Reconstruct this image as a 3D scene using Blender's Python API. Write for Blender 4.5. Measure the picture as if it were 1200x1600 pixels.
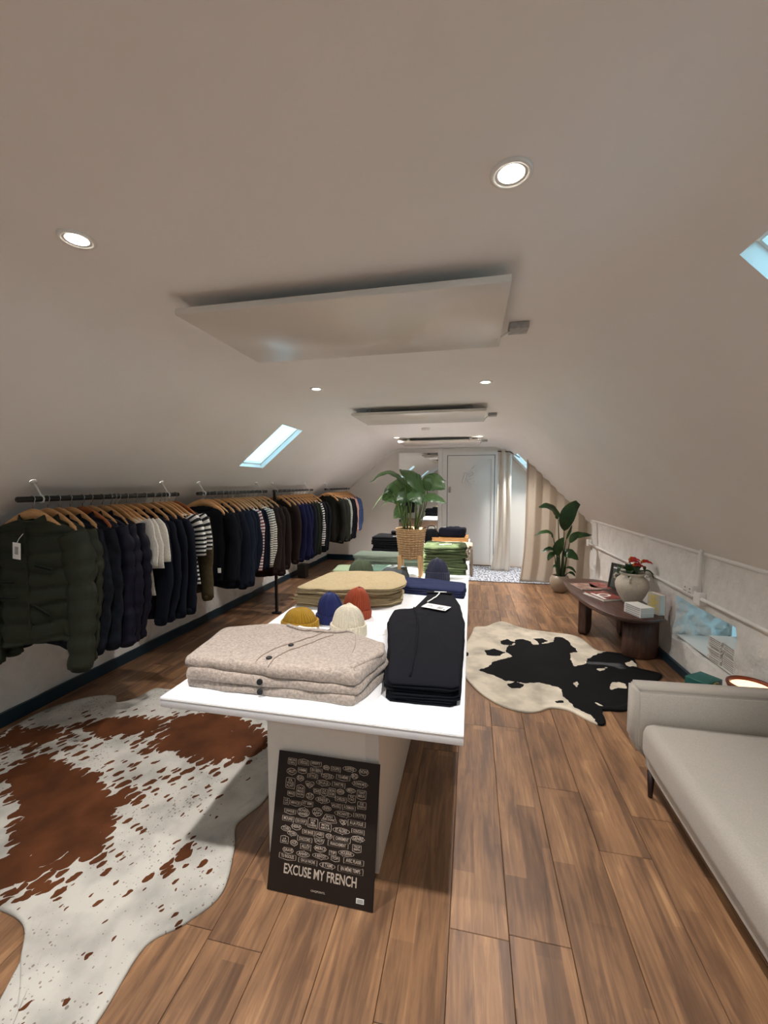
import bpy, bmesh, math, random
from mathutils import Vector, Matrix, noise
for o in list(bpy.data.objects): bpy.data.objects.remove(o)
S = bpy.context.scene; COL = S.collection; PI = math.pi; R = math.radians
rnd = random.Random(7)

# ------------------------------------------------------------------ camera, sky, sun, exposure
cd = bpy.data.cameras.new('camera'); cam = bpy.data.objects.new('camera', cd); COL.objects.link(cam)
cam.location = (0, 0, 1.5); cam.rotation_euler = (R(90-3.839), 0, R(12.061))
cd.sensor_fit = 'HORIZONTAL'; cd.sensor_width = 36; cd.lens = 36*640/1200; cd.clip_start = .02
S.camera = cam
w = bpy.data.worlds.new('sky'); S.world = w; w.use_nodes = True
w.node_tree.nodes['Background'].inputs[0].default_value = (.33, .65, .84, 1)
w.node_tree.nodes['Background'].inputs[1].default_value = 2.1
sd = bpy.data.lights.new('sun', 'SUN'); sd.energy = 22; sd.angle = R(.6); sd.color = (1, .95, .86)
sun = bpy.data.objects.new('sun', sd); COL.objects.link(sun)
SUN_DIR = Vector((1.42, .04, -1.0)); sun.rotation_euler = SUN_DIR.to_track_quat('-Z', 'Y').to_euler(); sun.location = (-6, 3, 6)
S.view_settings.view_transform = 'Standard'; S.view_settings.look = 'None'
S.view_settings.gamma = 1; S.view_settings.use_curve_mapping = False
S.view_settings.exposure = 0.68
LAMP_POWER = 58.0

# ------------------------------------------------------------------ room figures
XL, XR, YB, YE, ZC = -2.84, 1.66, -2.6, 7.75, 2.18
def zl(x): return 2.18 + .83*(x+1.45)
def zr(x): return 2.18 - 1.035*(x-.52)

# ------------------------------------------------------------------ helpers
def link(name, me, mat=None, parent=None, smooth=False, loc=None):
    if smooth:
        for p in me.polygons: p.use_smooth = True
    o = bpy.data.objects.new(name, me); COL.objects.link(o)
    if mat is not None:
        if isinstance(mat, (list, tuple)):
            for m in mat: me.materials.append(m)
        else: me.materials.append(mat)
    if parent: o.parent = parent
    if loc: o.location = loc
    return o
def tag(o, label, cat, group=None):
    o['label'] = label; o['category'] = cat
    if group: o['group'] = group
    return o
def struct(o): o['kind'] = 'structure'; return o
def empty(name, loc, rz=0):
    o = bpy.data.objects.new(name, None); COL.objects.link(o); o.location = loc; o.rotation_euler = (0, 0, rz); o.empty_display_size = .05
    return o
class MB:
    def __init__(s): s.v = []; s.f = []
    def add(s, vs, fs):
        b = len(s.v); s.v += [tuple(v) for v in vs]; s.f += [tuple(i+b for i in f) for f in fs]; return s
    def box(s, x0, x1, y0, y1, z0, z1, M=None):
        vs = [Vector(p) for p in ((x0,y0,z0),(x1,y0,z0),(x1,y1,z0),(x0,y1,z0),(x0,y0,z1),(x1,y0,z1),(x1,y1,z1),(x0,y1,z1))]
        if M is not None: vs = [M @ v for v in vs]
        return s.add(vs, [(0,3,2,1),(4,5,6,7),(0,1,5,4),(1,2,6,5),(2,3,7,6),(3,0,4,7)])
    def tube(s, pts, rad, n=8, cap=True, flat=None):
        pts = [Vector(p) for p in pts]; rings = []
        for i, p in enumerate(pts):
            t = (pts[min(i+1, len(pts)-1)] - pts[max(i-1, 0)]).normalized()
            a = Vector((0, 0, 1)) if abs(t.z) < .9 else Vector((0, 1, 0))
            u = t.cross(a).normalized(); v = t.cross(u).normalized()
            r = rad[i] if isinstance(rad, (list, tuple)) else rad
            rings.append([p + (u*math.cos(2*PI*k/n) + v*math.sin(2*PI*k/n))*r for k in range(n)])
        vs = [q for r_ in rings for q in r_]
        fs = [(i*n+k, i*n+(k+1) % n, (i+1)*n+(k+1) % n, (i+1)*n+k) for i in range(len(pts)-1) for k in range(n)]
        if cap: fs += [tuple(range(n-1, -1, -1)), tuple((len(pts)-1)*n+k for k in range(n))]
        return s.add(vs, fs)
    def rings(s, rs, capb=True, capt=True):
        n = len(rs[0]); vs = [q for r_ in rs for q in r_]
        fs = [(i*n+k, i*n+(k+1) % n, (i+1)*n+(k+1) % n, (i+1)*n+k) for i in range(len(rs)-1) for k in range(n)]
        if capb: fs.append(tuple(range(n-1, -1, -1)))
        if capt: fs.append(tuple((len(rs)-1)*n+k for k in range(n)))
        return s.add(vs, fs)
    def lathe(s, prof, n=32, cx=0, cy=0, rib=0, ribn=0, sx=1, sy=1, cap=False):
        rs = []
        for r, z in prof:
            rs.append([(cx+sx*(r+(rib*math.cos(ribn*2*PI*k/n) if r > .01 else 0))*math.cos(2*PI*k/n),
                        cy+sy*(r+(rib*math.cos(ribn*2*PI*k/n) if r > .01 else 0))*math.sin(2*PI*k/n), z) for k in range(n)])
        return s.rings(rs, cap, cap)
    def grid(s, fn, nu, nv):
        vs = [fn(i/nu, j/nv) for j in range(nv+1) for i in range(nu+1)]
        fs = [(j*(nu+1)+i, j*(nu+1)+i+1, (j+1)*(nu+1)+i+1, (j+1)*(nu+1)+i) for j in range(nv) for i in range(nu)]
        return s.add(vs, fs)
    def mesh(s, name): me = bpy.data.meshes.new(name); me.from_pydata(s.v, [], s.f); me.update(); return me
    def build(s, name, mat, parent=None, smooth=False, loc=None): return link(name, s.mesh(name), mat, parent, smooth, loc)
def rbox(name, x0, x1, y0, y1, z0, z1, bev, mat, parent=None, seg=3, M=None, smooth=True):
    bm = bmesh.new(); b = MB().box(x0, x1, y0, y1, z0, z1, M)
    vs = [bm.verts.new(v) for v in b.v]
    for f in b.f: bm.faces.new([vs[i] for i in f])
    bmesh.ops.bevel(bm, geom=bm.edges[:], offset=bev, segments=seg, profile=.5, affect='EDGES', clamp_overlap=True)
    me = bpy.data.meshes.new(name); bm.to_mesh(me); bm.free()
    o = link(name, me, mat, parent, smooth)
    return o
def text_mesh(s, size, bold=0, shear=0, extrude=0):
    c = bpy.data.curves.new('t', 'FONT'); c.body = s; c.size = size; c.offset = bold; c.shear = shear; c.extrude = extrude
    c.align_x = 'CENTER'; c.align_y = 'CENTER'; c.resolution_u = 3; c.space_line = .8
    o = bpy.data.objects.new('t', c); me = bpy.data.meshes.new_from_object(o)
    bpy.data.objects.remove(o); bpy.data.curves.remove(c)
    return [v.co.copy() for v in me.vertices], [tuple(p.vertices) for p in me.polygons]
def N3(p, s=1.0, seed=0): return noise.noise(Vector((p[0]*s+seed*7.3, p[1]*s+seed*3.1, p[2]*s)))
def catmull(pts, n):
    pts = [Vector(p) for p in pts]; P = [pts[0]*2-pts[1]] + pts + [pts[-1]*2-pts[-2]]; out = []
    segs = len(pts)-1
    for i in range(n+1):
        t = i/n*segs; k = min(int(t), segs-1); t -= k
        a, b, c, d = P[k:k+4]
        out.append(.5*((2*b)+(c-a)*t+(2*a-5*b+4*c-d)*t*t+(3*b-a-3*c+d)*t**3))
    return out

# ------------------------------------------------------------------ materials
def nt(name):
    m = bpy.data.materials.new(name); m.use_nodes = True; t = m.node_tree
    return m, t, t.nodes['Principled BSDF'], t.nodes, t.links
def srgb(r, g, b):
    f = lambda c: ((c/255+.055)/1.055)**2.4 if c > 10 else c/255/12.92
    return (f(r), f(g), f(b), 1)
def mat(name, col, rough=.7, metal=0, nscale=0, namt=.15, bump=0, bscale=200, spec=.5, stretch=(1,1,1), detail=4, sheen=0, coat=0, trans=0):
    m, t, b, nn, lk = nt(name); c = srgb(*col)
    b.inputs['Base Color'].default_value = c; b.inputs['Roughness'].default_value = rough; b.inputs['Metallic'].default_value = metal
    b.inputs['Specular IOR Level'].default_value = spec; b.inputs['Sheen Weight'].default_value = sheen; b.inputs['Coat Weight'].default_value = coat
    if sheen: b.inputs['Sheen Roughness'].default_value = .5
    tc = nn.new('ShaderNodeTexCoord'); mp = nn.new('ShaderNodeMapping'); mp.inputs['Scale'].default_value = stretch
    lk.new(tc.outputs['Object'], mp.inputs[0])
    if nscale:
        n = nn.new('ShaderNodeTexNoise'); n.inputs['Scale'].default_value = nscale; n.inputs['Detail'].default_value = detail
        lk.new(mp.outputs[0], n.inputs[0]); r = nn.new('ShaderNodeValToRGB')
        r.color_ramp.elements[0].position = .3; r.color_ramp.elements[1].position = .7
        r.color_ramp.elements[0].color = tuple(x*(1-namt) for x in c[:3])+(1,); r.color_ramp.elements[1].color = tuple(min(1, x*(1+namt)) for x in c[:3])+(1,)
        lk.new(n.outputs[0], r.inputs[0]); lk.new(r.outputs[0], b.inputs['Base Color'])
    if bump:
        n2 = nn.new('ShaderNodeTexNoise'); n2.inputs['Scale'].default_value = bscale; n2.inputs['Detail'].default_value = 5
        lk.new(mp.outputs[0], n2.inputs[0]); bp = nn.new('ShaderNodeBump'); bp.inputs['Strength'].default_value = bump; bp.inputs['Distance'].default_value = .004
        lk.new(n2.outputs[0], bp.inputs['Height']); lk.new(bp.outputs[0], b.inputs['Normal'])
    return m
M = {}
M['paint'] = mat('wall paint', (242, 239, 235), .75, nscale=3, namt=.015, bump=.12, bscale=60)
M['endpaint'] = mat('end wall paint', (238, 235, 228), .7, nscale=3, namt=.02)
M['plaster'] = mat('rough white plaster', (236, 233, 227), .8, nscale=9, namt=.05, bump=1, bscale=13, detail=8)
M['plaster'].node_tree.nodes['Bump'].inputs['Distance'].default_value = .018
M['door'] = mat('door paint', (236, 237, 234), .45)
M['white'] = mat('white enamel', (236, 234, 228), .35)
M['panel'] = mat('cream enamelled panel', (226, 220, 210), .22)
M['laminate'] = mat('white laminate', (244, 244, 246), .38, nscale=120, namt=.02, stretch=(1, .1, 1), bump=.05, bscale=90)
M['edge'] = mat('laminate edge', (212, 206, 198), .5, nscale=40, namt=.04, stretch=(.1, .1, 3))
M['plinth'] = mat('off white plinth', (226, 219, 208), .5, nscale=30, namt=.02)
M['teal'] = mat('dark teal skirting paint', (26, 50, 62), .4)
M['floorbase'] = mat('underlay', (60, 42, 30), .9)
M['black'] = mat('black powder coat', (14, 14, 15), .45)
M['chrome'] = mat('polished steel', (200, 200, 200), .2, metal=1)
M['galv'] = mat('galvanised box', (170, 168, 165), .5, metal=.3, nscale=40, namt=.2)
M['hanger'] = mat('varnished beech', (204, 154, 104), .35, nscale=14, namt=.2, stretch=(1, 6, 6), detail=6)
M['hangerred'] = mat('varnished cherry', (168, 96, 56), .35, nscale=14, namt=.2, stretch=(1, 6, 6), detail=6)
M['walnut'] = mat('dark walnut', (84, 56, 46), .42, nscale=9, namt=.4, stretch=(8, 8, 1), detail=6)
M['walnuttop'] = mat('dark walnut top', (88, 62, 54), .35, nscale=6, namt=.35, stretch=(8, 1, 8), detail=6)
M['sofa'] = mat('oatmeal upholstery', (184, 176, 164), .9, nscale=260, namt=.1, bump=.35, bscale=600, sheen=.2)
M['darkleg'] = mat('dark wood leg', (40, 24, 18), .4)
M['curtain'] = mat('beige linen', (222, 210, 194), .9, nscale=90, namt=.06, stretch=(1, 1, .2), bump=.2, bscale=300)
M['curtainwhite'] = mat('white linen', (228, 222, 212), .9, nscale=90, namt=.05, bump=.2, bscale=300)
for k in ('curtain', 'curtainwhite'):
    t = M[k].node_tree; b = t.nodes['Principled BSDF']; tr = t.nodes.new('ShaderNodeBsdfTranslucent'); mx = t.nodes.new('ShaderNodeMixShader')
    tr.inputs[0].default_value = b.inputs['Base Color'].default_value; mx.inputs[0].default_value = .35
    t.links.new(b.outputs[0], mx.inputs[1]); t.links.new(tr.outputs[0], mx.inputs[2]); t.links.new(mx.outputs[0], t.nodes['Material Output'].inputs[0])
M['jute'] = mat('woven seagrass', (172, 138, 98), .85, nscale=60, namt=.25, stretch=(1, 1, 3), bump=.6, bscale=120)
M['stand'] = mat('light oak stand', (190, 150, 104), .5, nscale=12, namt=.2, stretch=(6, 6, 1))
M['soil'] = mat('dark soil', (52, 38, 28), .95, nscale=60, namt=.5, bump=1, bscale=90)
M['taupe'] = mat('glazed taupe pot', (150, 134, 116), .3, nscale=8, namt=.08)
M['cream'] = mat('cream stoneware', (214, 204, 186), .7, nscale=60, namt=.1, bump=.3, bscale=120)
M['paper'] = mat('white paper', (236, 234, 228), .7)
M['pages'] = mat('page edges', (226, 222, 212), .8, nscale=300, namt=.12, stretch=(.05, .05, 4))
M['ink'] = mat('dark print', (40, 40, 46), .7)
M['yellowink'] = mat('yellow print', (222, 196, 30), .7)
M['redink'] = mat('red print', (168, 62, 52), .6)
M['magred'] = mat('red magazine cover', (150, 66, 56), .25, nscale=14, namt=.5)
M['magmix'] = mat('pale magazine cover', (176, 140, 126), .25, nscale=10, namt=.5)
M['pinkbook'] = mat('pink cover', (214, 156, 150), .5)
M['boardblack'] = mat('black poster board', (36, 27, 22), .5, spec=.3)
M['posterink'] = mat('pale poster ink', (196, 180, 164), .7)
M['frame'] = mat('dark green grey frame', (58, 62, 56), .4)
M['art'] = mat('grey print', (96, 100, 96), .35, nscale=9, namt=.6, stretch=(3, 3, 1))
M['mahog'] = mat('reddish brown shade', (112, 52, 28), .3, nscale=6, namt=.2)
M['tealmetal'] = mat('green teal lacquer', (24, 92, 84), .35)
M['brass'] = mat('brass', (206, 190, 120), .3, metal=1)
M['red'] = mat('anthurium red', (178, 34, 28), .3)
M['crate'] = mat('pale pine', (204, 150, 90), .6, nscale=10, namt=.2, stretch=(1, 6, 6))
m, t, b, nn, lk = nt('mirror glass'); b.inputs['Metallic'].default_value = 1; b.inputs['Roughness'].default_value = .015; b.inputs['Base Color'].default_value = (.82, .83, .82, 1); M['mirror'] = m
m, t, b, nn, lk = nt('window glass')
g = nn.new('ShaderNodeBsdfGlass'); g.inputs['IOR'].default_value = 1.0; g.inputs['Roughness'].default_value = 0; g.inputs[0].default_value = (.96, .99, 1, 1)
tp = nn.new('ShaderNodeBsdfTransparent'); tp.inputs[0].default_value = (.93, .98, 1, 1); gl = nn.new('ShaderNodeBsdfGlossy'); gl.inputs['Roughness'].default_value = .02
mx = nn.new('ShaderNodeMixShader'); mx.inputs[0].default_value = .05; lk.new(tp.outputs[0], mx.inputs[1]); lk.new(gl.outputs[0], mx.inputs[2]); lk.new(mx.outputs[0], nn['Material Output'].inputs[0]); M['glass'] = m
m, t, b, nn, lk = nt('lamp glow'); b.inputs['Emission Color'].default_value = (1, .95, .86, 1); b.inputs['Emission Strength'].default_value = 14; M['glow'] = m
m, t, b, nn, lk = nt('warm lamp glow'); b.inputs['Emission Color'].default_value = (1, .62, .30, 1); b.inputs['Emission Strength'].default_value = 1.2; M['warmglow'] = m

def leafmat(name, c1, c2, trans=.35, vein=0):
    m, t, b, nn, lk = nt(name); b.inputs['Roughness'].default_value = .35
    tc = nn.new('ShaderNodeTexCoord'); n = nn.new('ShaderNodeTexNoise'); n.inputs['Scale'].default_value = 7; lk.new(tc.outputs['Object'], n.inputs[0])
    r = nn.new('ShaderNodeValToRGB'); r.color_ramp.elements[0].color = srgb(*c1); r.color_ramp.elements[1].color = srgb(*c2)
    r.color_ramp.elements[0].position = .35; r.color_ramp.elements[1].position = .65
    if vein:
        a = nn.new('ShaderNodeAttribute'); a.attribute_name = 'vein'; wv = nn.new('ShaderNodeMath'); wv.operation = 'ADD'
        ml = nn.new('ShaderNodeMath'); ml.operation = 'MULTIPLY'; ml.inputs[1].default_value = .35
        lk.new(a.outputs['Fac'], ml.inputs[0]); lk.new(ml.outputs[0], wv.inputs[0]); lk.new(n.outputs[0], wv.inputs[1]); lk.new(wv.outputs[0], r.inputs[0])
    else: lk.new(n.outputs[0], r.inputs[0])
    lk.new(r.outputs[0], b.inputs['Base Color'])
    tr = nn.new('ShaderNodeBsdfTranslucent'); mx = nn.new('ShaderNodeMixShader'); mx.inputs[0].default_value = trans
    hs = nn.new('ShaderNodeHueSaturation'); hs.inputs['Value'].default_value = 2.4; hs.inputs['Hue'].default_value = .47; lk.new(r.outputs[0], hs.inputs['Color'])
    lk.new(hs.outputs[0], tr.inputs[0]); lk.new(b.outputs[0], mx.inputs[1]); lk.new(tr.outputs[0], mx.inputs[2]); lk.new(mx.outputs[0], nn['Material Output'].inputs[0])
    return m
M['leaf'] = leafmat('prayer plant leaf', (32, 58, 32), (64, 92, 56), .4, 1)
M['leafdark'] = leafmat('glossy dark leaf', (20, 48, 24), (42, 76, 32), .2)
M['stem'] = mat('green stem', (84, 104, 52), .5, nscale=20, namt=.2)
M['stemdark'] = mat('dark green stem', (40, 62, 28), .5, nscale=20, namt=.2)

# planks: three strips of tone on each board, grain along Y, each board its own
def plankmat():
    m, t, b, nn, lk = nt('rustic oak laminate'); b.inputs['Roughness'].default_value = .38
    tc = nn.new('ShaderNodeTexCoord'); oi = nn.new('ShaderNodeObjectInfo')
    sx = nn.new('ShaderNodeSeparateXYZ'); lk.new(tc.outputs['Object'], sx.inputs[0])
    def mth(op, a, c=None):
        n = nn.new('ShaderNodeMath'); n.operation = op
        for i, v in enumerate((a, c)):
            if v is None: continue
            if isinstance(v, (int, float)): n.inputs[i].default_value = v
            else: lk.new(v, n.inputs[i])
        return n.outputs[0]
    wob = nn.new('ShaderNodeTexNoise'); wob.inputs['Scale'].default_value = 3; wob.noise_dimensions = '4D'; lk.new(tc.outputs['Object'], wob.inputs['Vector'])
    wr = mth('MULTIPLY', oi.outputs['Random'], 40); lk.new(wr, wob.inputs['W'])
    strip = mth('ADD', mth('MULTIPLY', sx.outputs[0], 12.5), mth('MULTIPLY', wob.outputs[0], .35))
    cell = mth('FLOOR', strip); cy = mth('FLOOR', mth('ADD', mth('MULTIPLY', sx.outputs[1], 1.7), mth('MULTIPLY', cell, .37)))
    wn = nn.new('ShaderNodeTexWhiteNoise'); wn.noise_dimensions = '3D'; cb = nn.new('ShaderNodeCombineXYZ')
    lk.new(cell, cb.inputs[0]); lk.new(cy, cb.inputs[1]); lk.new(wr, cb.inputs[2]); lk.new(cb.outputs[0], wn.inputs[0])
    mp = nn.new('ShaderNodeMapping'); mp.inputs['Scale'].default_value = (22, 1.8, 5); lk.new(tc.outputs['Object'], mp.inputs[0])
    g1 = nn.new('ShaderNodeTexNoise'); g1.noise_dimensions = '4D'; g1.inputs['Scale'].default_value = 1.6; g1.inputs['Detail'].default_value = 9; g1.inputs['Roughness'].default_value = .62; g1.inputs['Distortion'].default_value = 1.2
    lk.new(mp.outputs[0], g1.inputs['Vector']); lk.new(wr, g1.inputs['W'])
    mp2 = nn.new('ShaderNodeMapping'); mp2.inputs['Scale'].default_value = (9, 3.0, 5); lk.new(tc.outputs['Object'], mp2.inputs[0])
    g2 = nn.new('ShaderNodeTexNoise'); g2.noise_dimensions = '4D'; g2.inputs['Scale'].default_value = 1.0; g2.inputs['Detail'].default_value = 4; lk.new(mp2.outputs[0], g2.inputs['Vector']); lk.new(wr, g2.inputs['W'])
    f = mth('ADD', mth('MULTIPLY', g1.outputs[0], .62), mth('ADD', mth('MULTIPLY', g2.outputs[0], .48), mth('MULTIPLY', wn.outputs['Value'], .15)))
    f = mth('SUBTRACT', f, .145)
    r = nn.new('ShaderNodeValToRGB'); e = r.color_ramp.elements
    e[0].position = .22; e[0].color = srgb(78, 57, 42); e[1].position = .78; e[1].color = srgb(198, 156, 112)
    x = e.new(.42); x.color = srgb(116, 85, 62); x = e.new(.56); x.color = srgb(150, 111, 79)
    lk.new(f, r.inputs[0]); lk.new(r.outputs[0], b.inputs['Base Color'])
    bp = nn.new('ShaderNodeBump'); bp.inputs['Strength'].default_value = .25; bp.inputs['Distance'].default_value = .002; lk.new(g1.outputs[0], bp.inputs['Height']); lk.new(bp.outputs[0], b.inputs['Normal'])
    rr = mth('ADD', mth('MULTIPLY', g2.outputs[0], .2), .32); lk.new(rr, b.inputs['Roughness'])
    return m
M['plank'] = plankmat()

def hidemat(name, base, spot, spots):
    m, t, b, nn, lk = nt(name); b.inputs['Roughness'].default_value = .85; b.inputs['Specular IOR Level'].default_value = .2
    tc = nn.new('ShaderNodeTexCoord'); a = nn.new('ShaderNodeAttribute'); a.attribute_name = 'pat'
    def mth(op, x, y=None):
        n = nn.new('ShaderNodeMath'); n.operation = op
        for i, v in enumerate((x, y)):
            if v is None: continue
            if isinstance(v, (int, float)): n.inputs[i].default_value = v
            else: lk.new(v, n.inputs[i])
        return n.outputs[0]
    n1 = nn.new('ShaderNodeTexNoise'); n1.inputs['Scale'].default_value = 16; n1.inputs['Detail'].default_value = 3; lk.new(tc.outputs['Object'], n1.inputs[0])
    fine = nn.new('ShaderNodeTexNoise'); fine.inputs['Scale'].default_value = 5; fine.inputs['Detail'].default_value = 10; lk.new(tc.outputs['Object'], fine.inputs[0])
    rb = nn.new('ShaderNodeValToRGB'); rb.color_ramp.elements[0].color = tuple(x*.6 for x in srgb(*base)[:3])+(1,); rb.color_ramp.elements[1].color = srgb(*base)
    rb.color_ramp.elements[0].position = .33; rb.color_ramp.elements[1].position = .58; lk.new(fine.outputs[0], rb.inputs[0])
    if spots:
        mp = nn.new('ShaderNodeMapping'); mp.vector_type = 'TEXTURE'; mp.inputs['Rotation'].default_value = (0, 0, R(64)); mp.inputs['Scale'].default_value = (1/13, 1/27, 1)
        dn = nn.new('ShaderNodeTexNoise'); dn.inputs['Scale'].default_value = 22; lk.new(tc.outputs['Object'], dn.inputs[0]); va = nn.new('ShaderNodeVectorMath'); va.operation = 'MULTIPLY_ADD'; va.inputs[1].default_value = (.035, .035, 0); lk.new(dn.outputs['Color'], va.inputs[0]); lk.new(tc.outputs['Object'], va.inputs[2]); lk.new(va.outputs[0], mp.inputs[0])
        v = nn.new('ShaderNodeTexVoronoi'); v.inputs['Scale'].default_value = 1; v.voronoi_dimensions = '2D'; v.inputs['Randomness'].default_value = .85; lk.new(mp.outputs[0], v.inputs[0])
        sc = nn.new('ShaderNodeSeparateColor'); lk.new(v.outputs['Color'], sc.inputs[0])
        thr = mth('ADD', a.outputs['Fac'], mth('MULTIPLY', mth('SUBTRACT', sc.outputs[0], .5), .5))
        thr = mth('ADD', thr, mth('MULTIPLY', mth('SUBTRACT', n1.outputs[0], .5), .25))
        f1 = mth('GREATER_THAN', thr, v.outputs['Distance'])
        mp3 = nn.new('ShaderNodeMapping'); mp3.inputs['Scale'].default_value = (75, 75, 1); lk.new(tc.outputs['Object'], mp3.inputs[0])
        v2 = nn.new('ShaderNodeTexVoronoi'); v2.inputs['Scale'].default_value = 1; v2.voronoi_dimensions = '2D'; lk.new(mp3.outputs[0], v2.inputs[0])
        s2 = nn.new('ShaderNodeSeparateColor'); lk.new(v2.outputs['Color'], s2.inputs[0]); n3 = nn.new('ShaderNodeTexNoise'); n3.inputs['Scale'].default_value = 3.2; lk.new(tc.outputs['Object'], n3.inputs[0])
        th2 = mth('ADD', mth('MULTIPLY', mth('SUBTRACT', s2.outputs[0], .72), .9), mth('MULTIPLY', mth('SUBTRACT', n3.outputs[0], .55), 1.2))
        f2 = mth('GREATER_THAN', th2, v2.outputs['Distance'])
        f = mth('MAXIMUM', f1, mth('MULTIPLY', f2, .6))
    else:
        f = mth('GREATER_THAN', mth('ADD', a.outputs['Fac'], mth('MULTIPLY', mth('SUBTRACT', n1.outputs[0], .5), .05)), 0)
    rs = nn.new('ShaderNodeValToRGB'); rs.color_ramp.elements[0].color = tuple(x*.6 for x in srgb(*spot)[:3])+(1,); rs.color_ramp.elements[1].color = tuple(x*1.15 for x in srgb(*spot)[:3])+(1,)
    rs.color_ramp.elements[0].position = .35; rs.color_ramp.elements[1].position = .65; lk.new(fine.outputs[0], rs.inputs[0])
    mx = nn.new('ShaderNodeMixRGB'); lk.new(f, mx.inputs[0]); lk.new(rb.outputs[0], mx.inputs[1]); lk.new(rs.outputs[0], mx.inputs[2]); lk.new(mx.outputs[0], b.inputs['Base Color'])
    n2 = nn.new('ShaderNodeTexNoise'); n2.inputs['Scale'].default_value = 260; lk.new(tc.outputs['Object'], n2.inputs[0])
    bp = nn.new('ShaderNodeBump'); bp.inputs['Strength'].default_value = .35; bp.inputs['Distance'].default_value = .003; lk.new(n2.outputs[0], bp.inputs['Height']); lk.new(bp.outputs[0], b.inputs['Normal'])
    return m
M['hide1'] = hidemat('brown speckled hair hide', (204, 199, 189), (94, 53, 27), True)
M['hide2'] = hidemat('black and cream hair hide', (216, 204, 184), (10, 9, 10), False)
def stripemat(name, c1, c2, freq=62, duty=.5):
    m, t, b, nn, lk = nt(name); b.inputs['Roughness'].default_value = .9
    a = nn.new('ShaderNodeAttribute'); a.attribute_name = 'run'
    ml = nn.new('ShaderNodeMath'); ml.operation = 'MULTIPLY'; ml.inputs[1].default_value = freq; lk.new(a.outputs['Fac'], ml.inputs[0])
    fr = nn.new('ShaderNodeMath'); fr.operation = 'FRACT'; lk.new(ml.outputs[0], fr.inputs[0])
    g = nn.new('ShaderNodeMath'); g.operation = 'GREATER_THAN'; g.inputs[1].default_value = duty; lk.new(fr.outputs[0], g.inputs[0])
    mx = nn.new('ShaderNodeMixRGB'); lk.new(g.outputs[0], mx.inputs[0]); mx.inputs[1].default_value = srgb(*c1); mx.inputs[2].default_value = srgb(*c2)
    lk.new(mx.outputs[0], b.inputs['Base Color']); return m
def fab(name, c, **k):
    a = dict(rough=.92, nscale=150, namt=.15, bump=.3, bscale=500, spec=.2); a.update(k); return mat(name, c, **a)
F = {
 'green': fab('dark olive nylon', (42, 46, 35), rough=.6, sheen=0), 'furry': fab('charcoal navy checked wool', (20, 23, 31), nscale=22, namt=.6),
 'navypuff': fab('navy nylon', (19, 19, 34), rough=.5, sheen=0), 'white': fab('white cotton', (226, 222, 212)), 'navy': fab('dark navy cotton', (15, 19, 31)),
 'black': fab('black knit', (10, 12, 18)), 'olive': fab('brown olive cord', (70, 60, 40), nscale=40, namt=.2), 'brown': fab('dark chocolate cotton', (44, 33, 30)),
 'royal': fab('deep royal navy cotton', (17, 20, 54)), 'forest': fab('dark forest cotton', (29, 33, 25)), 'drab': fab('near black olive wool', (27, 26, 20)),
 'pink': fab('dusty pink cotton', (206, 160, 146)), 'denim': fab('mid blue denim', (70, 88, 124), nscale=60, namt=.25), 'slate': fab('slate navy wool', (24, 31, 45)),
 'bw': stripemat('black and white stripe', (226, 224, 218), (16, 17, 24), 34, .5), 'breton': stripemat('cream jersey with navy stripes', (226, 222, 208), (26, 30, 48), 44, .66),
 'rw': stripemat('white jersey with red stripes', (228, 220, 214), (120, 46, 60), 36, .58), 'check': stripemat('grey white stripe', (196, 200, 190), (30, 34, 34), 60, .5),
}

# ------------------------------------------------------------------ floor and planks
fb = struct(MB().box(XL-.1, 2.5, YB-.1, YE+.1, -.06, -.012).build('floor', M['floorbase']))
PW, PL = .1955, 1.22
def plank_mesh(w_, l_):
    g = .0008; bm = bmesh.new(); b = MB().box(-w_/2+g, w_/2-g, g, l_-g, -.011, 0)
    vs = [bm.verts.new(v) for v in b.v]
    for f in b.f: bm.faces.new([vs[i] for i in f])
    bmesh.ops.bevel(bm, geom=[e for e in bm.edges if all(abs(v.co.z) < 1e-6 for v in e.verts)], offset=.0016, segments=1, affect='EDGES')
    me = bpy.data.meshes.new('plank'); bm.to_mesh(me); bm.free(); me.materials.append(M['plank']); return me
pm = plank_mesh(PW, PL)
i0 = math.floor((XL+.053)/PW)
for i in range(i0, 12):
    xc = -.053 + (i+.5)*PW
    if xc-PW/2 > 2.2: break
    y = {0: .09, 1: .11, 2: -.38, -1: -.2}.get(i, -rnd.random()*PL)-3*PL
    while y < YE:
        y0, y1 = max(y, YB), min(y+PL, YE)
        if y1-y0 > .02:
            me = pm if y1-y0 > PL-.001 else plank_mesh(PW, y1-y0)
            link('plank', me, None, fb, loc=(xc, y0, 0))
        y += PL

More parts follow.
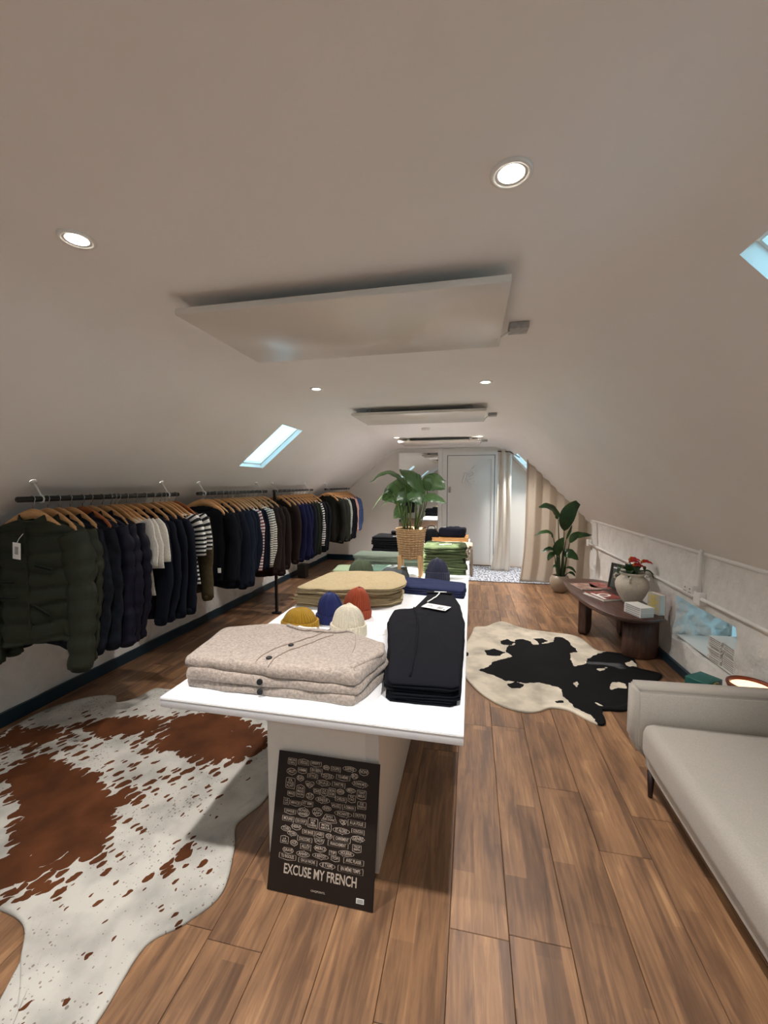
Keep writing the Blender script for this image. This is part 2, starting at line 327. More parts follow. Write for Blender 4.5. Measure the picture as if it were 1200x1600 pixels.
# ------------------------------------------------------------------ ceiling: flat strip, two slopes, rounded creases, skylight openings
SKYL = [(-2.067, -1.635, 3.38, 3.815), (-2.067, -1.635, -.62, -.18)]
SKYR = [(.634, 1.02, .72, 1.203), (.634, 1.02, -1.6, -1.1), (.70, 1.15, 6.85, 7.4)]
def prof():
    P = [(-2.95, zl(-2.95)), (-2.5, zl(-2.5)), (-2.067, zl(-2.067)), (-1.85, zl(-1.85)), (-1.635, zl(-1.635))]
    for k in range(9):
        t_ = k/8; P.append(((1-t_)**2*-1.60+2*t_*(1-t_)*-1.45+t_*t_*-1.26, (1-t_)**2*zl(-1.60)+2*t_*(1-t_)*2.18+t_*t_*2.18))
    P += [(-.9, 2.18), (-.5, 2.18), (-.1, 2.18)]
    for k in range(9):
        t_ = k/8; P.append(((1-t_)**2*.32+2*t_*(1-t_)*.52+t_*t_*.632, (1-t_)**2*2.18+2*t_*(1-t_)*2.18+t_*t_*zr(.632)))
    P += [(x, zr(x)) for x in (.634, .70, 1.02, 1.15, 1.4, 1.66, 2.0, 2.25)]
    return P
PR = prof()
ys = sorted(set([YB-.1, YE+.05] + [a for s_ in SKYL+SKYR for a in s_[2:]] + [k*.5 for k in range(-5, 16)]))
mb = MB(); n = len(PR)
vs = [(x, y, z) for y in ys for x, z in PR]; fs = []
for j in range(len(ys)-1):
    for i in range(n-1):
        xm = (PR[i][0]+PR[i+1][0])/2; ym = (ys[j]+ys[j+1])/2
        if any(a < xm < b_ and c < ym < d for a, b_, c, d in SKYL+SKYR): continue
        fs.append((j*n+i, j*n+i+1, (j+1)*n+i+1, (j+1)*n+i))
mb.add(vs, fs); ceil = struct(mb.build('ceiling', M['paint'], smooth=True))
wn_ = 0
def portal(name, loc, direction, sx_, sy_):
    l = bpy.data.lights.new(name, 'AREA'); l.shape = 'RECTANGLE'; l.size = sx_; l.size_y = sy_; l.cycles.is_portal = True
    o = bpy.data.objects.new(name, l); COL.objects.link(o); o.location = loc; o.rotation_euler = Vector(direction).to_track_quat('-Z', 'Y').to_euler(); return o
def skylight(x0, x1, y0, y1, left):
    global wn_; wn_ += 1
    zf = zl if left else zr
    a = Vector((x0, 0, zf(x0))); b_ = Vector((x1, 0, zf(x1))); t_ = (b_-a).normalized()
    nrm = Vector((-t_.z, 0, t_.x));
    if nrm.z < 0: nrm = -nrm
    d = .045
    def P(u, y, h): q = a.lerp(b_, u) + nrm*h; return (q.x, y, q.z)
    e = struct(empty('window_%d' % wn_, (0, 0, 0)))
    mb = MB()
    c = [(0, y0), (1, y0), (1, y1), (0, y1)]
    vs = [P(u, y, 0) for u, y in c] + [P(u, y, d) for u, y in c]
    mb.add(vs, [(0, 1, 5, 4), (1, 2, 6, 5), (2, 3, 7, 6), (3, 0, 4, 7)]).build('reveal', M['white'], e)
    L_ = (b_-a).length; fw = .010; mb = MB()
    for (u0, u1, ya, yb) in ((0, 1, y0, y0+fw), (0, 1, y1-fw, y1), (0, fw/L_, y0, y1), (1-fw/L_, 1, y0, y1)):
        vs = [P(u, y, h) for h in (d, d+.03) for u, y in ((u0, ya), (u1, ya), (u1, yb), (u0, yb))]
        mb.add(vs, [(0,3,2,1),(4,5,6,7),(0,1,5,4),(1,2,6,5),(2,3,7,6),(3,0,4,7)])
    mb.build('window_frame', M['white'], e)
    MB().add([P(u, y, d+.015) for u, y in c], [(0, 1, 2, 3)]).build('pane', M['glass'], e)
    q = (a+b_)/2 + nrm*(d+.06); p_ = portal('skylight_portal', (q.x, (y0+y1)/2, q.z), -nrm, y1-y0, L_)
for s_ in SKYL: skylight(*s_, True)
for s_ in SKYR: skylight(*s_, False)

# ------------------------------------------------------------------ walls
def rough(p, amp=.012): return amp*(N3(p, 3.2, 1)*1.1 + N3(p, 9, 2)*.5 + N3(p, 26, 3)*.22)
def gridwall(name, ya, yb, za, zb, X, sign, mat_, hole=None, amp=.014, step=.05, reveal=None):
    yl = [ya+(yb-ya)*k/round((yb-ya)/step) for k in range(round((yb-ya)/step)+1)]; zl_ = [za+(zb-za)*k/round((zb-za)/step) for k in range(round((zb-za)/step)+1)]
    if hole:
        hy0, hy1, hz0, hz1 = hole
        yl = sorted([y for y in yl if abs(y-hy0) > .02 and abs(y-hy1) > .02] + [hy0, hy1]); zl_ = sorted([z for z in zl_ if abs(z-hz0) > .02 and abs(z-hz1) > .02] + [hz0, hz1])
    mb = MB(); ny = len(yl); vs = []
    for z in zl_:
        for y in yl:
            p = (X, y, z); dy = dz = 0
            if hole and hy0-.001 <= y <= hy1+.001 and hz0-.001 <= z <= hz1+.001:
                if abs(y-hy0) < .001 or abs(y-hy1) < .001: dy = .022*N3(p, 14, 5)
                if abs(z-hz0) < .001: dz = .03*N3(p, 5, 6)
            vs.append((X+sign*rough(p, amp), y+dy, z+dz))
    fs = []
    for j in range(len(zl_)-1):
        for i in range(ny-1):
            ym = (yl[i]+yl[i+1])/2; zm = (zl_[j]+zl_[j+1])/2
            if hole and hy0 < ym < hy1 and hz0 < zm < hz1: continue
            fs.append((j*ny+i, j*ny+i+1, (j+1)*ny+i+1, (j+1)*ny+i))
    mb.add(vs, fs)
    if hole:
        ih = [i for i, y in enumerate(yl) if hy0-.001 <= y <= hy1+.001]; jh = [j for j, z in enumerate(zl_) if hz0-.001 <= z <= hz1+.001]
        loop = [jh[0]*ny+i for i in ih] + [j*ny+ih[-1] for j in jh[1:]] + [jh[-1]*ny+i for i in reversed(ih[:-1])] + [j*ny+ih[0] for j in reversed(jh[1:-1])]
        # finer loop so that the reveal keeps its lumps
        base = []
        for k in range(len(loop)):
            a = Vector(vs[loop[k]]); b_ = Vector(vs[loop[(k+1) % len(loop)]]); base += [a, a.lerp(b_, 1/3), a.lerp(b_, 2/3)]
        NR = 22; rs = []; cy = (hy0+hy1)/2; cz = (hz0+hz1)/2
        for k in range(NR+1):
            t_ = k/NR; ring = []
            for p in base:
                q = Vector((p.x+(reveal-X)*t_, p.y, p.z)); s_ = 1 if 0 < t_ else 0
                dd = Vector((0, q.y-cy, 0)) if abs(q.y-cy)/(hy1-hy0) > abs(q.z-cz)/(hz1-hz0) else Vector((0, 0, q.z-cz))
                dd = dd.normalized() if dd.length else dd
                amp2 = .036 if dd.y > 0 else .006
                ring.append(q + dd*s_*(amp2*(N3(q, 16, 9)+.6*N3(q, 38, 4)) + (.03*t_ if dd.z < 0 else 0)))
            rs.append(ring)
        mb.rings(rs, False, False)
    return struct(mb.build(name, mat_, smooth=True))
gridwall('wall_left', YB, YE, 0, 1.1, XL, 1, M['plaster'], amp=.034, step=.045)
WH = (2.96, 3.77, .235, .588)
gridwall('wall_right', YB, 6.25, 0, 1.02, XR, -1, M['plaster'], WH, amp=.024, reveal=2.08)
mb = MB(); mb.grid(lambda u, v: (XR+u*.5, 6.25+.015*N3((u, v, 0), 9, 3), v*1.03), 10, 24)
struct(mb.build('wall_right_return', M['plaster'], smooth=True))
struct(MB().box(2.10, 2.14, 6.2, YE, 0, .7).build('wall_alcove', M['endpaint']))
# lip where the slope meets the stone
struct(MB().tube([(1.665, YB+.05+k*.1, 1.0+.006*N3((0, k, 0), .7)) for k in range(88)], .022, 8).build('trim_1', M['paint'], smooth=True))
# window in the thick wall
wn_ += 1; e = struct(empty('window_%d' % wn_, (0, 0, 0)))
mb = MB()
for a in ((WH[0], WH[0]+.04, WH[2], WH[3]), (WH[1]-.04, WH[1], WH[2], WH[3]), (WH[0], WH[1], WH[2], WH[2]+.04), (WH[0], WH[1], WH[3]-.04, WH[3])): mb.box(2.06, 2.10, *a)
mb.box(2.062, 2.098, 3.35, 3.38, WH[2], WH[3]); mb.build('window_frame', M['white'], e)
MB().add([(2.08, WH[0], WH[2]), (2.08, WH[1], WH[2]), (2.08, WH[1], WH[3]), (2.08, WH[0], WH[3])], [(0, 1, 2, 3)]).build('pane', M['glass'], e)
portal('window_portal', (2.13, (WH[0]+WH[1])/2, (WH[2]+WH[3])/2), (-1, 0, 0), WH[1]-WH[0], WH[3]-WH[2])
struct(MB().box(2.1, 2.12, WH[0]-.2, WH[1]+.2, WH[3], WH[3]+.15).box(2.1, 2.12, WH[0]-.2, WH[1]+.2, WH[2]-.2, WH[2]).build('trim_2', M['plaster']))
# end wall and back wall
struct(MB().box(XL-.1, 2.2, YE, YE+.08, -.05, 2.3).build('wall_end', M['endpaint']))
bw = (-1.25, .05, .95, 1.85)
mb = MB().box(XL-.1, bw[0], YB-.08, YB, -.05, 2.3).box(bw[1], 2.3, YB-.08, YB, -.05, 2.3).box(bw[0], bw[1], YB-.08, YB, -.05, bw[2]).box(bw[0], bw[1], YB-.08, YB, bw[3], 2.3)
struct(mb.build('wall_back', M['endpaint']))
wn_ += 1; e = struct(empty('window_%d' % wn_, (0, 0, 0))); mb = MB()  # unseen window, added to the back wall as a daylight source
for a in ((bw[0], bw[0]+.05, bw[2], bw[3]), (bw[1]-.05, bw[1], bw[2], bw[3]), (-.62, -.58, bw[2], bw[3])): mb.box(a[0], a[1], YB-.06, YB-.02, a[2], a[3])
for a in (bw[2], bw[3]-.05): mb.box(bw[0], bw[1], YB-.06, YB-.02, a, a+.05)
mb.build('window_frame', M['white'], e)
MB().add([(bw[0], YB-.04, bw[2]), (bw[1], YB-.04, bw[2]), (bw[1], YB-.04, bw[3]), (bw[0], YB-.04, bw[3])], [(0, 1, 2, 3)]).build('pane', M['glass'], e)
portal('window_portal', (-.6, YB-.12, 1.4), (0, 1, 0), 1.3, .9)
# gypsum rim where left slope meets the end wall
mb = MB(); pts = [(x, YE-.012, z-.012) for x, z in PR if -2.9 < x < 1.9]; mb.tube(pts, .012, 6); struct(mb.build('trim_3', M['white'], smooth=True))
# baseboards
struct(MB().box(XL, XL+.022, YB, YE, 0, .085).build('baseboard_left', M['teal']))
struct(MB().box(XR-.036, XR-.012, YB, 6.25, 0, .065).build('baseboard_right', M['teal']))
struct(MB().box(XL+.02, -1.38, YE-.022, YE, 0, .11).build('baseboard_end', M['teal']))

# ------------------------------------------------------------------ door at the end with the raised shop monogram
d = struct(empty('door_1', (0, YE, 0)))
mb = MB()
mb.box(-.53, -.45, -.035, 0, 0, 2.1).box(.41, .50, -.035, 0, 0, 2.1).box(-.45, .41, -.035, 0, 2.04, 2.1)
mb.build('architrave', M['door'], d)
rbox('leaf', -.438, .398, -.022, 0, .012, 2.03, .004, M['door'], d, 2); MB().box(-.452, .412, -.006, -.001, 0, 2.045).build('gap_shade', M['ink'], d)  # dark sheet paints the shade in the gap round the leaf
mb = MB().box(-.438, -.415, -.042, -.020, .012, 2.03).box(.352, .398, -.042, -.020, .012, 2.03).box(-.415, .352, -.042, -.020, 1.968, 2.03); mb.build('beading', M['door'], d)
mb = MB(); o_ = (-.035, 1.64)
def stroke(pts, rad): rad = [q_*1.25 for q_ in rad] if isinstance(rad, list) else rad; mb.tube([(o_[0]+x, -.040, o_[1]+z) for x, z in pts], rad, 8)
stroke([tuple(p[:2]) for p in catmull([(-.115, .055, 0), (-.085, .075, 0), (-.09, .03, 0), (-.115, -.05, 0), (-.125, -.105, 0), (-.10, -.13, 0), (-.06, -.105, 0)], 18)], [.008+.010*math.sin(PI*i/18) for i in range(19)])
stroke([(-.065, .125), (-.06, .133)], .019)
stroke([tuple(p[:2]) for p in catmull([(-.03, -.02, 0), (.04, .01, 0), (.075, .06, 0), (.05, .095, 0), (0, .07, 0), (-.03, 0, 0), (-.025, -.07, 0), (.02, -.115, 0), (.075, -.10, 0), (.105, -.075, 0)], 30)], [.010+.009*abs(math.sin(PI*i/20+.6)) for i in range(31)])
stroke([(.03, .15), (.06, .17), (.10, .205)], [.006, .012, .015])
stroke([(.0, -.15), (.04, -.16), (.09, -.145)], [.006, .009, .005])
mb.build('raised_monogram', M['door'], d, True)
rbox('latch', -.425, -.38, -.06, -.022, 1.35, 1.46, .004, M['galv'], d, 2)
# wide white upright between door and mirror
struct(MB().box(-.61, -.54, YE-.05, YE, 0, 2.16).build('trim_4', M['door']))
mi = tag(empty('wall_mirror', (-.985, YE-.03, 0)), 'tall frameless mirror on the end wall left of the white door', 'mirror')
MB().add([(-.37, -.006, .05), (.365, -.006, .05), (.365, -.006, 2.10), (-.37, -.006, 2.10)], [(0, 1, 2, 3)]).build('glass', M['mirror'], mi)
MB().box(-.375, .37, -.004, .03, .04, 2.108).build('backing', M['white'], mi)
BUBBLES = """0.145,0.932,0.086,0.046,r,MON/DIEU;0.26,0.936,0.106,0.036,r,DÉSOLÉ;0.384,0.94,0.105,0.033,r,PFFFT;0.487,0.924,0.062,0.03,o,BAH;0.581,0.923,0.091,0.033,r,OUPS!;0.714,0.938,0.127,0.035,o,SURPRISE;0.85,0.932,0.093,0.037,h,NON!;0.145,0.858,0.094,0.046,o,SALUT;0.253,0.878,0.085,0.033,s,HMM;0.391,0.891,0.117,0.033,r,EH BIEN;0.36,0.846,0.101,0.03,s,STYLÉ;0.505,0.863,0.125,0.035,o,OUI OUI;0.657,0.871,0.131,0.033,s,TOI-MÊME!;0.765,0.893,0.065,0.035,o,BG;0.143,0.772,0.09,0.076,r,S'IL/VOUS/PLAÎT;0.239,0.819,0.072,0.038,o,EUH;0.337,0.78,0.088,0.056,v,BISOU;0.469,0.81,0.137,0.038,o,OH LÀ LÀ;0.618,0.815,0.123,0.033,s,TANT PIS;0.82,0.842,0.146,0.04,c,DONNE-MOI;0.25,0.724,0.08,0.081,r,OUI/MAIS/NON;0.16,0.698,0.072,0.03,s,MAIS;0.348,0.701,0.075,0.043,o,ZUT;0.41,0.744,0.067,0.033,t,OH!;0.484,0.746,0.066,0.045,r,ÇA/VA?;0.559,0.752,0.066,0.06,s,BON/SOIR;0.641,0.768,0.07,0.035,c,NAN;0.738,0.788,0.089,0.03,o,MERCI;0.841,0.771,0.085,0.059,r,TANT/MIEUX;0.119,0.636,0.055,0.046,s,LÀ/LÀ;0.211,0.635,0.11,0.03,r,MINCE!;0.33,0.646,0.105,0.033,s,ET BIM;0.474,0.688,0.137,0.04,o,BONJOUR;0.649,0.715,0.106,0.032,r,CHELOU;0.752,0.733,0.069,0.045,s,TIC/TAC;0.607,0.665,0.094,0.03,t,ALLEZ;0.729,0.665,0.122,0.032,r,À DEMAIN;0.849,0.695,0.08,0.049,r,DE/RIEN;0.165,0.571,0.11,0.03,s,J'AVOUE;0.296,0.579,0.117,0.06,o,BONNE/ANNÉE!;0.431,0.599,0.095,0.055,o,BON/APP'!;0.52,0.634,0.087,0.032,o,ENFIN;0.679,0.615,0.163,0.037,o,ENCHANTÉ!;0.832,0.622,0.112,0.029,r,CROTTE;0.55,0.569,0.148,0.05,z,BAH/DIS DONC;0.151,0.516,0.114,0.035,r,MOUAIS;0.28,0.514,0.105,0.032,r,DU COUP;0.395,0.516,0.095,0.065,r,OUI/MA/CHÈRE;0.684,0.556,0.069,0.044,v,OK;0.81,0.566,0.161,0.037,s,À LA FOLIE;0.517,0.505,0.115,0.049,r,MON/AMOUR;0.137,0.444,0.093,0.035,o,TCHIN;0.238,0.469,0.101,0.032,h,HEIN?;0.202,0.417,0.092,0.03,o,TCHIN;0.361,0.446,0.12,0.032,r,DE BASE;0.471,0.446,0.074,0.032,s,AÏE!;0.671,0.498,0.158,0.037,o,ET ALORS?;0.827,0.513,0.116,0.029,s,COUCOU;0.132,0.363,0.076,0.045,s,LÀ/BAS;0.329,0.392,0.141,0.032,r,D'ACCORD;0.469,0.401,0.099,0.03,t,CHUT!;0.559,0.446,0.061,0.032,o,OUF;0.683,0.441,0.158,0.032,r,CARRÉMENT;0.83,0.464,0.12,0.037,c,GENRE;0.227,0.355,0.071,0.037,o,HOP;0.344,0.343,0.1,0.037,s,ALLÔ?;0.649,0.399,0.19,0.034,s,FRANCHEMENT;0.484,0.35,0.119,0.032,h,MERCI;0.825,0.399,0.08,0.044,s,TROP/BIEN;0.176,0.297,0.109,0.032,h,GRAVE;0.323,0.29,0.124,0.037,o,AHHH;0.491,0.298,0.151,0.034,o,À BIENTÔT!;0.604,0.337,0.065,0.029,s,TIP;0.632,0.303,0.077,0.029,s,TOP!;0.73,0.351,0.145,0.036,o,HOURRA!;0.803,0.306,0.184,0.036,r,AVEC PLAISIR;0.176,0.253,0.164,0.035,r,TU RIGOLES;0.375,0.247,0.177,0.032,s,OH LA VACHE;0.562,0.245,0.146,0.036,o,JE T'AIME;0.778,0.245,0.232,0.039,r,EN MÊME TEMPS"""

# ------------------------------------------------------------------ downlights, heating panels, alarm
hp = 'recessed ceiling spotlights'
spots = [(.075, .98, 'large lit spotlight in the ceiling, nearest on the right'), (-1.08, .98, 'lit spotlight in the ceiling nearest the left slope, in front of the big panel'),
 (.08, 2.85, 'small lit spotlight on the right, between the first and second heating panels'), (-1.09, 2.80, 'small lit spotlight on the left, between the first and second heating panels'),
 (.105, 6.0, 'tiny lit spotlight right of the farthest heating panel'), (-1.07, 5.9, 'tiny lit spotlight left of the farthest heating panel')]
def downlight(x, y, label, seen=True, k=1.0, z=None):
    zc_ = ZC if z is None else z; e = empty('spotlight', (x, y, zc_))
    if seen: tag(e, label, 'ceiling light', hp)
    else: tag(e, label, 'ceiling light')
    mb = MB(); mb.lathe([(.046, .0), (.046, -.004), (.043, -.007), (.036, -.006), (.034, -.003), (.031, -.004), (.0275, -.0025)], 40); mb.build('bezel', M['white'], e, True)
    mb = MB(); mb.lathe([(.0001, -.0035), (.0275, -.0035)], 32); mb.build('lens', M['glow'], e)
    l = bpy.data.lights.new('spotlight_beam', 'SPOT'); l.energy = LAMP_POWER*k; l.spot_size = R(128); l.spot_blend = 1; l.shadow_soft_size = .03; l.color = (1, .965, .935)
    o = bpy.data.objects.new('spotlight_beam', l); COL.objects.link(o); o.location = (x, y, zc_-.012)
for s_ in spots: downlight(*s_, k=2.7 if s_[1] > 5 else 1)
downlight(.84, 7.05, 'unseen spotlight added on the slope to brighten the curtained changing corner', True, 1.0, zr(.84)-.02)  # added lamp, out of sight, brightens the white curtain and room end
downlight(.09, 4.5, 'lit spotlight hidden past the second heating panel on the right'); downlight(-1.08, 4.5, 'lit spotlight hidden past the second heating panel on the left')
for y, side in ((-.9, 'behind'),):  # unseen spotlights added behind the viewer to lift the room light
    for x, s2 in ((.08, 'right'), (-1.08, 'left')): downlight(x, y, 'added unseen ceiling spotlight %s the viewer on the %s' % (side, s2), False)
def heater(y0, label, z0=2.112):
    e = tag(empty('heating_panel', (-.475, y0, ZC)), label, 'heating panel', 'ceiling heating panels')
    rbox('panel', -.585, .585, 0, .6, z0-ZC, z0-ZC+.024, .003, M['panel'], e, 2)
    for x in (-.45, .45):
        for y in (.12, .5): MB().box(x-.02, x+.02, y-.02, y+.02, z0-ZC+.024, 0).build('mount', M['galv'], e)
    rbox('junction_box', .62, .70, .50, .58, -.028, 0, .004, M['galv'], e, 2)
    MB().tube([(.57, .5, -.07), (.60, .52, -.045), (.635, .55, -.02)], .004, 6).build('cable', M['white'], e, True)
    return e
heater(1.335, 'biggest white ceiling heating panel, nearest the viewer'); heater(3.56, 'second white ceiling heating panel, in the middle of the room'); heater(5.95, 'farthest thin white ceiling heating panel, close to the end wall')
sa = tag(empty('smoke_alarm', (-.555, 5.0, ZC)), 'small round white smoke alarm on the ceiling behind the second panel', 'smoke alarm')
MB().lathe([(.05, 0), (.05, -.018), (.042, -.03), (.0001, -.034)], 28).build('housing', M['white'], sa, True)

# ------------------------------------------------------------------ conduit and sockets on the stone wall
cx = XR-.028
con = tag(empty('conduit', (cx, 3.36, 0)), 'white painted conduit run along the right stone wall above the low window', 'pipe')
MB().tube([(0, y-3.36, .675+.004*math.sin(y*3)) for y in [.2+.3*k for k in range(21)]], .013, 8).build('pipe', M['paint'], con, True)
MB().tube([(0, 0, .69), (0, 0, .85), (.0, 0, 1.0), (.02, 0, 1.06)], .014, 8).build('riser', M['paint'], con, True)
rbox('junction_box', -.015, .03, -.045, .045, .625, .715, .006, M['paint'], con)
rbox('end_box', -.02, .03, 2.83, 2.93, .63, .72, .006, M['paint'], con)
so = tag(empty('socket', (cx, 3.50, .70)), 'white double socket plate on the right stone wall beside the conduit box', 'socket')
rbox('plate', -.01, .02, -.075, .075, -.045, .045, .004, M['white'], so)
mb = MB()
for y in (-.035, .035): mb.box(-.0115, -.009, y-.006, y+.006, .008, .016).box(-.0115, -.009, y-.014, y-.006, -.018, -.012).box(-.0115, -.009, y+.006, y+.014, -.018, -.012)
mb.build('pin_holes', M['ink'], so)['kind'] = 'stuff'

# ------------------------------------------------------------------ hides
def hide(name, label, outline, center, matname, patfn, z0=.004, nth=260, nr=70):
    pts = [Vector((x, y, 0)) for x, y in outline]; cl = catmull(pts+[pts[0]], len(pts)*8)[:-1]
    c = Vector((center[0], center[1], 0)); mb = MB(); vs = [(0, 0, .004)]; pat = [patfn(c.x, c.y)]
    m = len(cl)
    for k in range(1, nr+1):
        t_ = k/nr
        for q in cl:
            p = c.lerp(q, t_); zz = .0035 + .003*(1+N3(p, 3.5, 4)) + (.004 if t_ > .93 else 0)*(1+N3(p, 6, 2))
            if k == nr: zz -= .002
            vs.append((p.x-c.x, p.y-c.y, zz)); pat.append(patfn(p.x, p.y))
    fs = [(0, 1+i, 1+(i+1) % m) for i in range(m)]
    for k in range(nr-1):
        b0 = 1+k*m; b1 = 1+(k+1)*m; fs += [(b0+i, b1+i, b1+(i+1) % m, b0+(i+1) % m) for i in range(m)]
    # skirt down to the floor gives the leather its thickness
    b0 = 1+(nr-1)*m; b1 = len(vs)
    for i in range(m): x, y, z = vs[b0+i]; vs.append((x*.998, y*.998, -.0035)); pat.append(pat[b0+i])
    fs += [(b0+i, b1+i, b1+(i+1) % m, b0+(i+1) % m) for i in range(m)]
    mb.add(vs, fs); me = mb.mesh(name); a = me.attributes.new('pat', 'FLOAT', 'POINT'); a.data.foreach_set('value', pat)
    o = link(name, me, M[matname], None, True, (c.x, c.y, z0)); tag(o, label, 'rug', 'cowhide rugs'); return o
BL = [(-1.80, 1.43, .36, .17, -35, .75), (-2.16, 1.58, .22, .13, -30, .55), (-1.50, 2.08, .33, .20, -12, .85), (-2.08, 2.05, .26, .10, 12, .62), (-2.55, 1.83, .26, .10, 20, .5), (-1.72, 1.18, .22, .10, -20, .38),
      (-1.66, 1.55, .34, .25, -35, .22), (-1.80, 2.05, .55, .25, 0, .25), (-1.12, 1.33, .10, .16, 0, .28), (-1.45, 1.30, .18, .12, 0, .15), (-2.3, 1.75, .4, .3, 0, .2), (-1.5, 1.75, .3, .12, 0, .16)]
def pat1(x, y):
    f = -.20
    for cx_, cy_, a, b_, ang, k in BL:
        dx, dy = x-cx_, y-cy_; c_, s_ = math.cos(R(ang)), math.sin(R(ang)); u = (dx*c_+dy*s_)/a; v = (-dx*s_+dy*c_)/b_
        q = u*u+v*v; f = max(f, k*2.6*(1.33-math.sqrt(q)) if k > .3 else (k+.22)*max(0, 1.3-math.sqrt(q))-.05)
    f = min(f, 1.2) + .18*N3((x, y, 0), 5, 8) - .02
    return f
brown = [(-2.75, 1.93), (-2.72, 1.25), (-2.35, 1.0), (-1.8, 1.03), (-1.50, 1.02), (-1.36, .92), (-1.275, .853), (-1.21, .78), (-1.22, .66), (-1.02, .70), (-1.0, .86), (-1.015, 1.04), (-.935, 1.13), (-.875, 1.25), (-.93, 1.42), (-.99, 1.54), (-.94, 1.70), (-.97, 1.9), (-1.1, 2.1), (-1.25, 2.3), (-1.5, 2.42), (-1.9, 2.5), (-2.16, 2.50), (-2.25, 2.49), (-2.27, 2.36), (-2.35, 2.27), (-2.44, 2.34), (-2.54, 2.33), (-2.66, 2.24), (-2.74, 2.08)]
hide('cowhide_rug', 'large brown and white speckled cowhide on the floor left of the table', brown, (-1.75, 1.65), 'hide1', pat1)
BP = [[(0.061, 3.292), (0.146, 3.353), (0.206, 3.484), (0.375, 3.63), (0.318, 3.722), (0.346, 3.862), (0.417, 3.891), (0.43, 4.023), (0.505, 4.064), (0.576, 4.005), (0.574, 3.924), (0.781, 4.049), (0.814, 4.181), (0.879, 4.194), (0.933, 4.081), (0.92, 3.984), (0.947, 3.922), (0.931, 3.832), (0.871, 3.798), (0.847, 3.651), (0.839, 3.519), (0.903, 3.569), (0.954, 3.598), (0.988, 3.701), (1.089, 3.824), (1.252, 3.95), (1.45, 3.9), (1.5, 3.608), (1.6, 3.505), (1.5, 3.1), (1.045, 2.85), (0.885, 2.84), (0.86, 2.84), (0.85, 2.65), (0.8, 2.65), (0.77, 2.779), (0.695, 2.855), (0.652, 2.998), (0.655, 3.11), (0.59, 3.154), (0.525, 3.17), (0.412, 3.146), (0.273, 3.147), (0.206, 3.212), (0.135, 3.253)],
 [(0.284, 3.967), (0.358, 4.018), (0.416, 3.971), (0.382, 3.883), (0.304, 3.876)], [(0.133, 3.705), (0.22, 3.758), (0.316, 3.701), (0.26, 3.606), (0.147, 3.602)], [(0.605, 4.085), (0.691, 4.129), (0.732, 4.063), (0.649, 3.973)],
 [(0.282, 3.088), (0.344, 3.162), (0.401, 3.114), (0.374, 3.049), (0.292, 3.038)], [(0.574, 2.916), (0.641, 2.943), (0.64, 2.91), (0.593, 2.887)], [(-0.03, 3.635), (-0.01, 3.639), (-0.009, 3.54), (-0.029, 3.536)]]
BH = [[(0.773, 3.223), (0.8, 3.254), (0.804, 3.215), (0.775, 3.158)], [(1.038, 3.28), (1.11, 3.311), (1.157, 3.275), (1.127, 3.205), (1.066, 3.212), (1.018, 3.181)], [(1.271, 3.685), (1.32, 3.714), (1.357, 3.78), (1.359, 3.723), (1.341, 3.608), (1.278, 3.613)], [(1.009, 3.502), (1.096, 3.556), (1.077, 3.516), (1.023, 3.477)], [(0.829, 2.958), (0.859, 2.957), (0.887, 2.909), (0.857, 2.926)], [(0.692, 2.843), (0.761, 2.743), (0.745, 2.725), (0.681, 2.794)]]
def sdf(poly, x, y):
    d_ = 1e9; ins = False; n_ = len(poly); j = n_-1
    for i in range(n_):
        ax, ay = poly[j]; bx, by = poly[i]; ex, ey = bx-ax, by-ay
        t_ = max(0, min(1, ((x-ax)*ex+(y-ay)*ey)/(ex*ex+ey*ey))); dx, dy = x-ax-t_*ex, y-ay-t_*ey; d_ = min(d_, dx*dx+dy*dy)
        if (ay > y) != (by > y) and x < ax+(y-ay)/(by-ay)*(bx-ax): ins = not ins
        j = i
    return math.sqrt(d_)*(1 if ins else -1)
def pat2(x, y):
    f = max(sdf(p, x, y) for p in BP)
    return min(f, -max(sdf(p, x, y) for p in BH))
blk = [(-.03, 3.85), (.02, 4.1), (.053, 4.30), (.17, 4.35), (.30, 4.53), (.38, 4.54), (.50, 4.40), (.65, 4.34), (.93, 4.29), (1.06, 4.19), (1.12, 3.93), (1.25, 3.90), (1.37, 3.86), (1.37, 3.70), (1.35, 3.60), (1.48, 3.52), (1.40, 3.38), (1.25, 3.15), (1.045, 2.91), (.90, 2.87), (.865, 2.85), (.845, 2.72), (.805, 2.68), (.735, 2.73), (.66, 2.81), (.60, 2.83), (.53, 2.82), (.44, 2.755), (.35, 2.735), (.22, 2.78), (.10, 2.90), (.0, 3.08), (-.08, 3.3), (-.09, 3.6)]
hide('cowhide_rug', 'black and cream cowhide on the floor between table and bench', blk, (.62, 3.5), 'hide2', pat2)

# ------------------------------------------------------------------ display tables
def table(y0, y1, label, pl=True):
    e = tag(empty('display_table', (-.577, y0, 0)), label, 'table', 'white display tables'); L_ = y1-y0
    rbox('tabletop', -.563, .563, 0, L_, .662, .70, .0025, M['laminate'], e, 2)
    mb = MB().box(-.5635, .5635, -.0012, L_+.0012, .692, .6945); mb.build('edge_seam', M['edge'], e)
    rbox('plinth', -.205, .251, .15, L_-.25, .01, .662, .003, M['plinth'], e, 2)
    MB().box(.2, .2515, .1492, .152, .02, .655).build('edge_strip', M['edge'], e)
    MB().box(-.18, .22, .17, L_-.27, 0, .012).build('foot', M['edge'], e)
table(1.285, 3.92, 'white display table in the foreground with a poster leaning on its plinth'); table(3.93, 6.15, 'farther white display table behind the potted plant, holding black and beige stacks')

